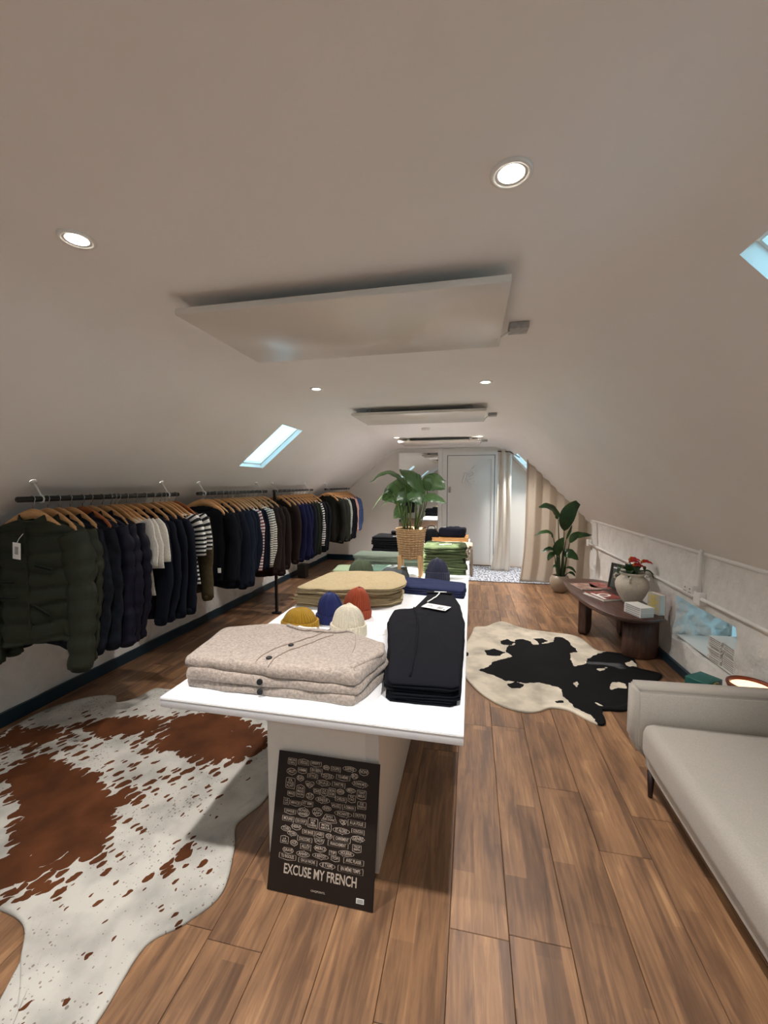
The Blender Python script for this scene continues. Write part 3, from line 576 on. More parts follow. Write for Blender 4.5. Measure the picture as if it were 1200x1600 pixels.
# ------------------------------------------------------------------ poster
po = tag(empty('poster', (-.52, 1.30, .002)), 'black board reading EXCUSE MY FRENCH leaning against the white plinth', 'poster')
po.rotation_euler = (R(-14.5), 0, 0); PWd, PHt = .405, .475
rbox('board', -PWd/2, PWd/2, 0, .004, 0, PHt, .0008, M['boardblack'], po, 1, smooth=False)
def P2(u, v, dy=-.0012): return Vector(((u-.5)*PWd, dy, v*PHt))
def outline_pts(shape, a, b_):
    P = []
    if shape in 'rs':
        c = .28*b_ if shape == 'r' else .04*b_
        for sx_, sy_, a0 in ((1, 1, 0), (-1, 1, 90), (-1, -1, 180), (1, -1, 270)):
            for k in range(4):
                an = R(a0+30*k); P.append((sx_*(a-c)+c*math.cos(an), sy_*(b_-c)+c*math.sin(an)))
    elif shape in 'oc':
        for k in range(24):
            an = 2*PI*k/24; q = 1+(.07*math.cos(8*an) if shape == 'c' else 0); P.append((a*q*math.cos(an), b_*q*math.sin(an)))
    elif shape == 'h': P = [(a, 0), (a*.7, b_), (-a*.7, b_), (-a, 0), (-a*.7, -b_), (a*.7, -b_)]
    elif shape == 't': P = [(a, b_), (-a, b_), (-a*.75, -b_), (a*.75, -b_)]
    elif shape == 'z': P = [(a*.6, b_), (-a*.5, b_), (-a, -b_), (a, -b_)]
    elif shape == 'v':
        for k in range(24):
            an = 2*PI*k/24; P.append((a*math.sin(an)**3, b_*(.2+.8125*math.cos(an)-.3125*math.cos(2*an)-.125*math.cos(3*an))))
    # little tail of the speech bubble
    k = min(range(len(P)), key=lambda i: abs(P[i][0]-a*.3*(1 if rnd.random() < .5 else -1)) - P[i][1]*(-1 if rnd.random() < .75 else 1)*3)
    if shape != 'v': P.insert(k+1, ((P[k][0]+P[(k+1) % len(P)][0])/2, P[k][1]*1.0+(-.0035 if P[k][1] < 0 else .0035)))
    return P
lines = MB(); words = MB()
for it in BUBBLES.split(';'):
    u, v, ww, hh, sh, tx = it.split(',', 5); u, v, ww, hh = map(float, (u, v, ww, hh)); a = ww*PWd/2; b_ = hh*PHt/2; c = P2(u, v)
    P = outline_pts(sh, a, b_); m_ = len(P); t_ = .0008; vs = []
    for k in range(m_):
        p = Vector(P[k]); d_ = p.normalized(); vs += [(c.x+p.x-d_.x*t_, -.0012, c.z+p.y-d_.y*t_), (c.x+p.x+d_.x*t_, -.0012, c.z+p.y+d_.y*t_)]
    lines.add(vs, [(2*k, 2*k+1, (2*k+3) % (2*m_), (2*k+2) % (2*m_)) for k in range(m_)])
    rows = tx.split('/'); hrow = 2*b_*.82/len(rows)
    for r_, row in enumerate(rows):
        tv, tf = text_mesh(row, 1.0, .012)
        wx = max(q.x for q in tv)-min(q.x for q in tv); hy = max(q.y for q in tv)-min(q.y for q in tv)
        wd = 1.75*a*(.80 if sh in 'ozv' and len(rows) == 1 else .88); sx_ = min(wd/wx, hrow*.95/.72); sy_ = min(hrow*.8/.72, sx_*1.7)
        zc = c.z + ((len(rows)-1)/2-r_)*hrow
        words.add([(c.x+q.x*sx_, -.0012, zc+q.y*sy_) for q in tv], tf)
lines.build('speech_bubbles', M['posterink'], po)['kind'] = 'stuff'; words.build('bubble_words', M['posterink'], po)['kind'] = 'stuff'
tv, tf = text_mesh('EXCUSE MY FRENCH', 1.0, .018); wx = max(q.x for q in tv)-min(q.x for q in tv)
s_ = .69*PWd/wx; c = P2(.496, .167); MB().add([(c.x+q.x*s_, -.0012, c.z+q.y*s_*1.5) for q in tv], tf).build('title', M['posterink'], po)
tv, tf = text_mesh('CINQPOINTS.', 1.0, .01); wx = max(q.x for q in tv)-min(q.x for q in tv); s_ = .135*PWd/wx; c = P2(.49, .057)
MB().add([(c.x+q.x*s_, -.0012, c.z+q.y*s_) for q in tv], tf).build('small_print', M['posterink'], po)
a = P2(.845, .04); b_ = P2(.916, .075); MB().add([(a.x, -.0013, a.z), (b_.x, -.0013, a.z), (b_.x, -.0013, b_.z), (a.x, -.0013, b_.z)], [(0, 1, 2, 3)]).build('sticker', M['paper'], po)
mb = MB()
for k in range(3): mb.box(a.x+.003, b_.x-.003, -.0018, -.0014, a.z+.003+k*.004, a.z+.0045+k*.004)
mb.build('sticker_lines', M['ink'], po)

# ------------------------------------------------------------------ folded clothes
def piece(name, poly, z0, h, mat_, layers=2, seed=0, wr=.004, groove=.008, dome=.006, parent=None, nseg=96, sag=0):
    c = Vector((sum(p[0] for p in poly)/len(poly), sum(p[1] for p in poly)/len(poly), 0))
    cl = []
    m_ = len(poly)                      # rounded polygon outline
    for i in range(m_):
        A, B, C_ = (Vector((*poly[(i+k) % m_], 0)) for k in (-1, 0, 1)); r_ = min(.022, (A-B).length*.35, (C_-B).length*.35)
        p0 = B+(A-B).normalized()*r_; p2 = B+(C_-B).normalized()*r_
        for k in range(5): t_ = k/4; cl.append((1-t_)**2*p0+2*t_*(1-t_)*B+t_*t_*p2)
    L_ = [0]
    for i in range(len(cl)): L_.append(L_[-1]+(cl[(i+1) % len(cl)]-cl[i]).length)
    out = []; k = 0
    for i in range(nseg):
        s_ = L_[-1]*i/nseg
        while L_[k+1] < s_: k += 1
        out.append(cl[k].lerp(cl[(k+1) % len(cl)], (s_-L_[k])/max(1e-9, L_[k+1]-L_[k])))
    def ring(inset, z):
        r_ = []
        for p in out:
            d_ = (c-p); l_ = d_.length; q = p+d_/l_*min(inset, l_*.999)
            nz = N3((q.x, q.y, z), 14, seed); n2 = N3((q.x, q.y, z*4), 5, seed+3)
            e_ = d_.normalized()*(nz*wr+n2*wr*1.5) if inset < .05 else Vector((0, 0, 0))
            zz = z + (nz*.35+n2)*wr*(1 if z > z0+.003 else 0)
            r_.append((q.x-c.x+e_.x, q.y-c.y+e_.y, zz-z0))
        return r_
    rs = [ring(10, z0), ring(.03, z0), ring(.006, z0+.001)]; lh = h/layers
    for k in range(layers):
        b_ = z0+k*lh
        rs += [ring(.002, b_+lh*.2), ring(0, b_+lh*.5), ring(.002, b_+lh*.8)]
        if k < layers-1: rs.append(ring(groove, b_+lh))
    for ins, dz in ((.007, 0), (.014, .35), (.028, .7)): rs.append(ring(ins, z0+h+dome*dz-.0005))
    base_ = [Vector(p) for p in rs[-1]]; cc = Vector((0, 0, h+dome))
    for f_ in (.1, .2, .3, .4, .5, .6, .7, .8, .9, 1.0):
        r_ = []
        for p in base_:
            q = p.lerp(cc, f_); w_ = min(1, f_*6)*(1 if f_ < .95 else 0)
            rg = (1-abs(N3((q.x*1.6, q.y*.8, 0), 7, seed+1)))**6; r2_ = N3(q, 16, seed+2)
            r_.append((q.x, q.y, q.z+w_*wr*(rg*.9-.4+r2_*.5)))
        rs.append(r_)
    mb = MB(); mb.rings(rs, False, False)
    return mb.build(name, mat_, parent, True, (c.x, c.y, z0) if not parent else None)
def rect(cx_, cy_, w_, d_, rot=0):
    c_, s_ = math.cos(R(rot)), math.sin(R(rot)); return [(cx_+x*c_-y*s_, cy_+x*s_+y*c_) for x, y in ((-w_/2, -d_/2), (w_/2, -d_/2), (w_/2, d_/2), (-w_/2, d_/2))]
ordw = ['bottom', 'second', 'third', 'fourth', 'fifth', 'sixth', 'seventh']
def stack(name, cat, what, poly, z, hs, mat_, group, layers=2, seed=0, jit=.008, **k):
    out = []; n_ = len(hs)
    for i, h in enumerate(hs):
        dx, dy = rnd.uniform(-jit, jit), rnd.uniform(-jit, jit); cx_ = sum(p[0] for p in poly)/len(poly); cy_ = sum(p[1] for p in poly)/len(poly); a = R(rnd.uniform(-1.2, 1.2))
        pp = [(cx_+dx+(x-cx_)*math.cos(a)-(y-cy_)*math.sin(a), cy_+dy+(x-cx_)*math.sin(a)+(y-cy_)*math.cos(a)) for x, y in poly]
        pos = 'top' if i == n_-1 else (ordw[i] if i == 0 else ordw[i]+' from the bottom')
        o = piece(name, pp, z, h, mat_, layers, seed+i, **k); tag(o, what % pos, cat, group); out.append(o); z += h+.001
    return out, z

M['heather'] = mat('heather beige wool', (170, 155, 143), .95, nscale=100, namt=.3, bump=.9, bscale=180, sheen=.25, detail=8)
card_poly = [(-1.105, 1.37), (-.395, 1.375), (-.33, 1.62), (-.37, 1.70), (-.56, 1.80), (-.95, 1.83), (-1.16, 1.72)]
cards, zt = stack('folded_cardigan', 'cardigan', 'heather beige wool cardigan with dark buttons, %s of the front stack', card_poly, .70, [.037, .037, .040], M['heather'], 'folded beige cardigans', 1, 11, jit=.004, wr=.006, dome=.008)
def button(parent, x, y, z, up=True):
    e = MB()
    prof_ = [(.0001, .004), (.006, .004), (.009, .006), (.0115, .005), (.012, .001), (.0115, 0)]
    e.lathe(prof_, 24); o = e.build('button', M['black'], parent, True); o.location = (x, y, z)
    if not up: o.rotation_euler = (R(80), 0, 0)
    return o
top = cards[-1]; T = top.location
M['seam'] = mat('cardigan seam', (158, 140, 126), .95)
def ontop(o, x, y):   # height of the top surface of a folded piece at x, y
    best = min((v.co for v in o.data.vertices if v.co.z > .02), key=lambda v: (v.x+o.location.x-x)**2+(v.y+o.location.y-y)**2); return best.z
def strip(parent, name, pts, half, mat_, lift=.0015, h=.002):
    P = catmull([(x, y, 0) for x, y in pts], 26); mb = MB(); rs = []
    for i, p in enumerate(P):
        t_ = (P[min(i+1, 26)]-P[max(i-1, 0)]).normalized(); s_ = Vector((-t_.y, t_.x, 0))
        z = ontop(parent, p.x, p.y)+lift
        a = p-s_*half; b_ = p+s_*half; ox, oy = parent.location.x, parent.location.y
        rs.append([(a.x-ox, a.y-oy, z-.002), (b_.x-ox, b_.y-oy, z-.002), (b_.x-ox, b_.y-oy, z+h), (a.x-ox, a.y-oy, z+h)])
    mb.rings(rs); return mb.build(name, mat_, parent, True)
strip(top, 'placket_edge', [(-.80, 1.375), (-.80, 1.46), (-.76, 1.56), (-.68, 1.68), (-.64, 1.79)], .0012, M['seam'])
strip(top, 'placket_edge', [(-.74, 1.375), (-.74, 1.45), (-.70, 1.55), (-.63, 1.66), (-.60, 1.72)], .0012, M['seam'])
strip(top, 'sleeve_seam', [(-.50, 1.73), (-.47, 1.62), (-.45, 1.50), (-.41, 1.40)], .0012, M['seam'])
strip(top, 'neck_rib', [(-.86, 1.80), (-.80, 1.765), (-.70, 1.745), (-.60, 1.75), (-.52, 1.79)], .007, M['heather'], .003, .006)
strip(top, 'neck_label', [(-.80, 1.79), (-.76, 1.78), (-.70, 1.775)], .008, M['paper'], .004, .001)
for x, y in ((-.765, 1.43), (-.735, 1.565)): button(top, x-T.x, y-T.y, ontop(top, x, y)+.001)
for o in cards[:2]: button(o, -.77-o.location.x, 1.366-o.location.y, .020, False)
sl = piece('sleeve', [(-.42, 1.40), (-.335, 1.58), (-.35, 1.68), (-.46, 1.70), (-.47, 1.5)], 0, .022, M['heather'], 1, 31, parent=top); sl.location = (-.41-T.x, 1.57-T.y, .030)

M['sweat'] = fab('black navy jersey', (11, 12, 20), namt=.1)
pants_poly = [(-.30, 1.43), (-.04, 1.44), (-.03, 2.15), (-.06, 2.45), (-.115, 2.70), (-.265, 2.71), (-.305, 2.46), (-.325, 2.34), (-.43, 2.30), (-.43, 2.12), (-.36, 1.8)]
pants, zt = stack('folded_sweatpants', 'sweatpants', 'black navy sweatpants, %s of the stack at the table edge', pants_poly, .70, [.019, .019, .019, .022], M['sweat'], 'folded navy sweatpants', 2, 40, jit=.007, wr=.004, groove=.010)
pt = pants[-1]
strip(pt, 'waistband', [(-.28, 2.655), (-.20, 2.67), (-.115, 2.655)], .022, M['sweat'], .004, .006)
strip(pt, 'leg_fold', [(-.32, 2.33), (-.27, 2.1), (-.235, 1.8), (-.215, 1.47)], .004, M['sweat'], .001, .004)
strip(pt, 'drawstring', [(-.195, 2.66), (-.205, 2.58), (-.235, 2.47), (-.25, 2.43)], .0035, M['paper'], .008, .002)
strip(pt, 'drawstring', [(-.23, 2.665), (-.20, 2.66), (-.15, 2.665)], .004, M['paper'], .010, .003)
tg = tag(empty('price_tag', (-.19, 2.32, zt+.016), R(-20)), 'white card price tag lying on the black navy sweatpants', 'price tag')
rbox('card', -.075, .075, -.042, .042, 0, .0014, .0005, M['paper'], tg, 1, smooth=False)
mb = MB()
for k in range(9): mb.box(.012+k*.0038, .012+k*.0038+(.0022 if k % 3 else .001), -.028, .010, .0014, .0017)
for k in range(3): mb.box(-.055, -.03+.008*k, .012-.012*k, .016-.012*k, .0014, .0017)
mb.box(.056, .066, -.034, -.022, .0014, .0017).box(.056, .062, .02, .03, .0014, .0017); mb.build('print', M['ink'], tg)

M['khaki'] = mat('khaki twill', (160, 142, 108), .9, nscale=60, namt=.1, bump=.35, bscale=400)
kp = [(-1.13, 2.47), (-.80, 2.46), (-.50, 2.56), (-.44, 2.68), (-.50, 2.98), (-.60, 3.10), (-.78, 3.06), (-1.06, 2.98)]
stack('folded_chinos', 'trousers', 'khaki twill trousers, %s of the stack behind the beanies', kp, .70, [.018]*7, M['khaki'], 'folded khaki trousers', 2, 60, jit=.020, wr=.010, groove=.010)
M['darknavy'] = fab('indigo knit', (38, 44, 72)); M['darknavy2'] = fab('deep navy knit', (17, 18, 32))
stack('folded_scarf', 'sweater', 'indigo knitted sweater, %s of the two behind the sweatpants', [(-.53, 2.93), (-.04, 2.87), (-.03, 3.12), (-.30, 3.22), (-.55, 3.20)], .70, [.026, .03], M['darknavy'], 'folded indigo sweaters', 2, 70, jit=.006, wr=.006)
M['palegreen'] = fab('pale sage knit', (150, 164, 132)); M['greygreen'] = fab('grey green knit', (112, 122, 108)); M['charcoal'] = fab('charcoal cable knit', (74, 78, 78), nscale=40, namt=.4)
stack('folded_sweater', 'sweater', 'pale sage folded sweater, %s of the pair left of the dark green beanie', rect(-1.02, 3.48, .34, .26, 8), .70, [.028, .03], M['palegreen'], 'pale sage sweaters', 2, 80)
M['seagreen'] = fab('sea green knit', (96, 124, 110))
stack('folded_sweater', 'sweater', 'muted sea green folded sweater, %s of the pair right of the dark green beanie', rect(-.78, 3.55, .22, .28, -4), .70, [.028, .03], M['seagreen'], 'sea green sweaters', 2, 84)
o, _ = stack('folded_hat', 'hat', 'charcoal cable knit bundle leaning by the plant stand, %s', [(-.74, 3.28), (-.55, 3.26), (-.53, 3.5), (-.62, 3.62), (-.74, 3.52)], .70, [.075], M['charcoal'], None, 1, 88, wr=.014, dome=.02)
o[0]['label'] = 'charcoal cable knit bundle lying left of the plant stand'
stack('folded_sweater', 'sweater', 'grey green sweater, %s of the wide low stack behind the plant stand', rect(-.76, 4.08, .80, .30, 0), .70, [.03, .03, .03], M['greygreen'], 'grey green sweaters', 2, 90, wr=.006)
M['blackknit'] = fab('black cotton', (12, 13, 16))
o, zb = stack('folded_sweater', 'sweater', 'black folded sweater, %s of the black stack left of the basket plant', rect(-.90, 4.85, .50, .36, 0), .70, [.045, .045, .045, .045], M['blackknit'], 'black folded sweaters', 2, 95, wr=.008)
strip(o[-1], 'white_lit_edge', [(-.90, 4.72), (-.84, 4.71), (-.78, 4.705)], .01, M['paper'], .004, .002)  # white strip paints the sunlit edge of the top black sweater
o, _ = stack('folded_sweater', 'hat', 'small black knitted hat on the black sweater stack, %s', rect(-.86, 4.95, .20, .14, 8), zb, [.045], M['blackknit'], None, 2, 99, wr=.008); o[0]['label'] = 'small black knit bundle lying on the black sweater stack'; o[0].name = 'folded_hat'
M['olivesw'] = fab('olive green wool', (74, 84, 56), namt=.2)
o, _ = stack('folded_sweater', 'sweater', 'olive green sweater, %s of the tall stack behind the navy beanie', rect(-.235, 3.80, .38, .34, 2), .70, [.05, .05, .05, .05, .045], M['olivesw'], 'olive green sweaters', 2, 104, wr=.012, groove=.014)
strip(o[-1], 'neck_label', [(-.28, 3.75), (-.23, 3.745), (-.17, 3.75)], .006, M['paper'], .006, .001)
M['beige'] = fab('pinkish beige knit', (214, 196, 174))
o, zb = stack('folded_sweater', 'sweater', 'beige knitted sweater, %s of the stack behind the olive sweaters', rect(-.25, 4.52, .47, .34, 0), .70, [.05, .05, .05], M['beige'], 'beige sweaters', 2, 110, wr=.010)
mb = MB(); mb.grid(lambda u, v: (-.04+.06*min(1, u*3)+.006*math.sin(v*9)*u, -.12+.24*v, (.15 if u < .34 else .15-(u-.34)*.50)+.004*math.sin(v*14)), 14, 10)
dr = mb.build('sleeve', M['beige'], None, True); dr.name = 'draped_sleeve'; dr.parent = o[-1]; dr.location = (-.0-o[-1].location.x, 0, -.10)
sm = dr.modifiers.new('t', 'SOLIDIFY'); sm.thickness = .02
cr = tag(empty('wooden_crate', (-.26, 5.1, .70)), 'pale wooden box under the navy bundle at the far table end', 'box')
mb = MB().box(-.23, .23, -.18, -.168, 0, .165).box(-.23, .23, .168, .18, 0, .165); mb.build('side', M['crate'], cr); MB().box(-.23, -.218, -.168, .168, 0, .165).box(.218, .23, -.168, .168, 0, .165).build('end_board', M['crate'], cr); MB().box(-.218, .218, -.168, .168, 0, .16).build('bottom', M['crate'], cr)
o, _ = stack('folded_sweater', 'sweater', 'dark navy sweater heaped on the wooden box, %s', [(-.39, 4.98), (-.07, 4.98), (-.05, 5.2), (-.36, 5.22)], .868, [.085], M['darknavy2'], None, 1, 120, wr=.012, dome=.03); o[0]['label'] = 'dark navy knit heaped on the pale wooden box, right of the black bag'
strip(o[0], 'white_label', [(-.34, 5.04), (-.32, 5.035), (-.30, 5.04)], .008, M['paper'], .004, .002)
bg = tag(empty('bag', (-.47, 4.98, .70)), 'black drawstring bag standing right behind the basket planter', 'bag')
mb = MB(); mb.lathe([(.0001, 0), (.07, .003), (.085, .06), (.09, .15), (.08, .22), (.05, .255), (.02, .262), (.0001, .262)], 28, sx=1, sy=.7); mb.v = [(x*(1+.1*N3((x, y, z), 22)), y*(1+.1*N3((x, y, z), 22, 3)), z) for x, y, z in mb.v]; mb.build('body', M['blackknit'], bg, True)
MB().tube(catmull([(-.045, -.03, .24), (-.04, -.03, .29), (0, -.03, .305), (.04, -.03, .29), (.045, -.03, .24)], 16), .006, 8).build('handle', M['black'], bg, True)

# ------------------------------------------------------------------ beanies
def beanie(x, y, z, h, rx, ry, rot, col, label, cuff=.055, tilt=(0, 0), seed=0, rn=34):
    m_ = mat(label.split(' ')[0]+' ribbed wool', col, .95, nscale=160, namt=.12, bump=.4, bscale=420, sheen=.15)
    rx *= 1.1; ry *= 1.1; h *= 1.03; e = tag(empty('beanie', (x, y, z), R(rot)), label, 'hat', 'knitted beanies on the table'); e.rotation_euler = (R(tilt[0]), R(tilt[1]), R(rot))
    NN = rn*6; rs = []; K = 26
    for k in range(K+1):
        t_ = k/K; zz = h*(t_); r_ = math.sqrt(max(0, 1-(max(0, (t_-.12)/.88))**2.9)); r_ = max(r_, .02) if k < K else .004
        ring = []
        for i in range(NN):
            an = 2*PI*i/NN; rib = .028*math.cos(rn*an)*min(1, r_*1.5)
            pl = -.16*max(0, t_-.45)*abs(math.sin(an*2+seed))**6*3*(1 if r_ > .1 else 0)      # gathered crown creases
            q = r_*(1+rib+pl) ; ring.append((rx*q*math.cos(an)+.004*N3((an, t_*3, 0), 1, seed), ry*q*math.sin(an), zz*(1-.05*abs(math.cos(an+seed)))))
        rs.append(ring)
    MB().rings(rs, True, True).build('crown', m_, e, True)
    rs = []
    for rr, zz in ((.98, .004), (1.09, .0), (1.13, .006), (1.13, cuff*.5), (1.12, cuff-.004), (1.08, cuff+.002), (1.0, cuff-.004)):
        rs.append([((rx*rr*(1+.022*math.cos(rn*2*PI*i/NN)))*math.cos(2*PI*i/NN), (ry*rr*(1+.022*math.cos(rn*2*PI*i/NN)))*math.sin(2*PI*i/NN), zz+.003*math.sin(3*2*PI*i/NN+seed)) for i in range(NN)])
    MB().rings(rs, False, False).build('cuff', m_, e, True)
    return e
beanie(-.93, 2.10, .70, .115, .085, .07, 5, (158, 120, 18), 'mustard yellow ribbed beanie with a rolled cuff', .045, seed=1)
beanie(-.80, 2.235, .70, .175, .068, .06, 0, (22, 34, 92), 'royal blue ribbed beanie behind the mustard and cream ones', .05, seed=2)
beanie(-.635, 2.06, .70, .165, .080, .068, -6, (226, 216, 194), 'cream white ribbed beanie in front of the rust one', .058, seed=3)
beanie(-.675, 2.34, .70, .185, .074, .062, 12, (154, 62, 28), 'rust orange ribbed beanie leaning back by the khaki trousers', .055, tilt=(0, 6), seed=4)
beanie(-.875, 3.20, .70, .195, .095, .08, 0, (60, 70, 48), 'dark moss green beanie behind the khaki trousers', .075, seed=5)
beanie(-.27, 3.40, .70, .19, .082, .075, 0, (30, 34, 56), 'dark navy beanie in front of the olive sweaters', .08, seed=6)
rc = [(-.545, 1.93, 12, 'small white printed slip on the table by the cream beanie'), (-.49, 1.80, -18, 'white folded tag beside the cardigan stack and the sweatpants'), (-.46, 2.12, 30, 'clear white paper sheet lying between rust beanie and sweatpants')]
for i, (x, y, a, lb) in enumerate(rc):
    e = tag(empty('paper_tag', (x, y, .7005), R(a)), lb, 'paper tag', 'paper tags on the table'); rbox('card', -.05, .05, -.035, .035, 0, .001, .0004, M['paper'], e, 1, smooth=False)
    if i < 2: MB().box(-.03, .025, .006, .011, .001, .0013).box(-.03, .03, -.004, -.001, .001, .0013).box(.0, .03, -.016, -.012, .001, .0013).build('print', M['ink'], e)

# ------------------------------------------------------------------ plants
def leaf(parent, pts, width, nrm, mat_, fold=.25, nu=14, peak=.42, curl=0, tip=1):
    P = catmull(pts, nu); mb = MB(); vs = []; vein = []; nrm = Vector(nrm)
    for i, p in enumerate(P):
        t_ = i/nu; tan = (P[min(i+1, nu)]-P[max(i-1, 0)]).normalized(); s_ = tan.cross(nrm).normalized(); n_ = s_.cross(tan).normalized()
        f = (math.sin(PI*t_**(math.log(.5)/math.log(peak))))**.75 if 0 < t_ < 1 else 0.02
        hw = width/2*f
        for k in range(-4, 5):
            u = k/4; wv = .012*math.sin(t_*22+k)*abs(u)*width*4
            vs.append(p+s_*hw*u+n_*(abs(u)*fold*hw-u*u*curl*hw+wv*.6)); vein.append(1.0 if (abs(u) < .1 or int(t_*16+abs(u)*3.5) % 2 == 0) else 0.0)
    fs = [(i*9+k, i*9+k+1, (i+1)*9+k+1, (i+1)*9+k) for i in range(nu) for k in range(8)]
    mb.add(vs, fs); me = mb.mesh('leaf'); a = me.attributes.new('vein', 'FLOAT', 'POINT'); a.data.foreach_set('value', vein)
    return link('leaf', me, mat_, parent, True)
PX, PY = -.50, 3.43
pl = tag(empty('potted_plant', (PX, PY, .70)), 'broad leaved green plant in a woven basket on a wooden stand on the table', 'potted plant')
def L(pts): return [(x-PX, y-PY, z-.70) for x, y, z in pts]
pf = []
for k in range(37): pf.append((.098+.030*k/36+.0035*math.cos(k*PI/1.5), .19+.238*k/36))
mb = MB(); mb.lathe(pf+[(.124, .430), (.116, .424), (.112, .40)], 120, rib=.0024, ribn=24); mb.lathe([(.0001, .192), (.098, .19)], 120); mb.build('basket', M['jute'], pl, True)
MB().lathe([(.0001, .412), (.06, .414), (.114, .408)], 32).build('soil', M['soil'], pl, True)
for sx_, sy_ in ((-1, -1), (1, -1), (1, 1), (-1, 1)):
    mb = MB(); c = (.083*sx_, .07*sy_); mb.rings([[(c[0]+sx_*o_+a*r_, c[1]+sy_*o_*.5+b_*r_, z) for a, b_ in ((-1, -1), (1, -1), (1, 1), (-1, 1))] for z, o_, r_ in ((0, .006, .010), (.1, .003, .013), (.205, 0, .015))]); mb.build('stand_leg', M['stand'], pl)
MB().box(-.083, .083, -.012, .012, .165, .188).box(-.012, .012, -.07, .07, .165, .188).build('crossbar', M['stand'], pl)
lv = [ # petiole foot, leaf midrib points, width, face normal
 ([(-.55, 3.42, 1.13), (-.54, 3.40, 1.40)], [(-.545, 3.40, 1.49), (-.62, 3.38, 1.585), (-.72, 3.36, 1.60), (-.83, 3.34, 1.52)], .15, (0, -.25, 1)),
 ([(-.45, 3.42, 1.13), (-.41, 3.42, 1.30)], [(-.385, 3.44, 1.42), (-.44, 3.40, 1.52), (-.52, 3.42, 1.60), (-.61, 3.50, 1.63)], .19, (.5, -.55, .8)),
 ([(-.53, 3.45, 1.13), (-.53, 3.46, 1.32)], [(-.51, 3.50, 1.41), (-.59, 3.50, 1.43), (-.67, 3.50, 1.42), (-.76, 3.48, 1.37)], .25, (-.25, -1, .25)),
 ([(-.56, 3.40, 1.13), (-.62, 3.42, 1.36)], [(-.655, 3.44, 1.42), (-.71, 3.45, 1.44), (-.77, 3.46, 1.39), (-.84, 3.46, 1.29)], .10, (-.5, -.2, 1)),
 ([(-.55, 3.38, 1.13), (-.59, 3.40, 1.28)], [(-.61, 3.42, 1.35), (-.66, 3.43, 1.38), (-.71, 3.44, 1.36), (-.76, 3.44, 1.31)], .085, (-.4, -.3, 1)),
 ([(-.44, 3.45, 1.13), (-.39, 3.46, 1.32)], [(-.385, 3.46, 1.45), (-.34, 3.44, 1.52), (-.28, 3.43, 1.51), (-.215, 3.42, 1.46)], .17, (-.1, -1, .45)),
 ([(-.46, 3.40, 1.13), (-.42, 3.38, 1.28)], [(-.41, 3.36, 1.37), (-.35, 3.34, 1.40), (-.28, 3.33, 1.39), (-.20, 3.32, 1.35)], .12, (0, -.7, 1)),
 ([(-.54, 3.40, 1.13), (-.55, 3.38, 1.22)], [(-.55, 3.44, 1.30), (-.58, 3.44, 1.29), (-.61, 3.44, 1.26), (-.65, 3.44, 1.21)], .12, (0, -1, .3)),
 ([(-.50, 3.40, 1.13), (-.50, 3.37, 1.30)], [(-.52, 3.35, 1.42), (-.47, 3.33, 1.42), (-.43, 3.32, 1.39), (-.39, 3.31, 1.33)], .15, (.1, -.7, .9)),
 ([(-.43, 3.50, 1.13), (-.38, 3.56, 1.36)], [(-.38, 3.56, 1.47), (-.33, 3.58, 1.54), (-.28, 3.60, 1.555), (-.22, 3.62, 1.53)], .09, (0, -.5, 1)),
 ([(-.52, 3.52, 1.13), (-.52, 3.58, 1.34)], [(-.52, 3.58, 1.45), (-.55, 3.62, 1.53), (-.60, 3.66, 1.55), (-.66, 3.70, 1.52)], .14, (0, .3, 1)),
 ([(-.47, 3.45, 1.13), (-.46, 3.44, 1.28)], [(-.46, 3.43, 1.36), (-.50, 3.42, 1.42), (-.56, 3.40, 1.41), (-.62, 3.38, 1.36)], .16, (-.1, -.9, .5)),
]
for pet, mid, wd, nm in lv:
    P = catmull(L([pet[0], pet[1], mid[0]]), 10); MB().tube(P, .0045, 7).build('stem', M['stem'], pl, True); leaf(pl, L(mid), wd, nm, M['leaf'], fold=.22, curl=.3)
for k in range(9):
    a = k*2.4; x, y = .05*math.cos(a), .045*math.sin(a); MB().tube([(x, y, .41), (x*1.3, y*1.3, .52), (x*1.5+.01*math.sin(k), y*1.4, .60+.02*(k % 3))], [.005, .004, .003], 6).build('stem', M['stem'], pl, True)

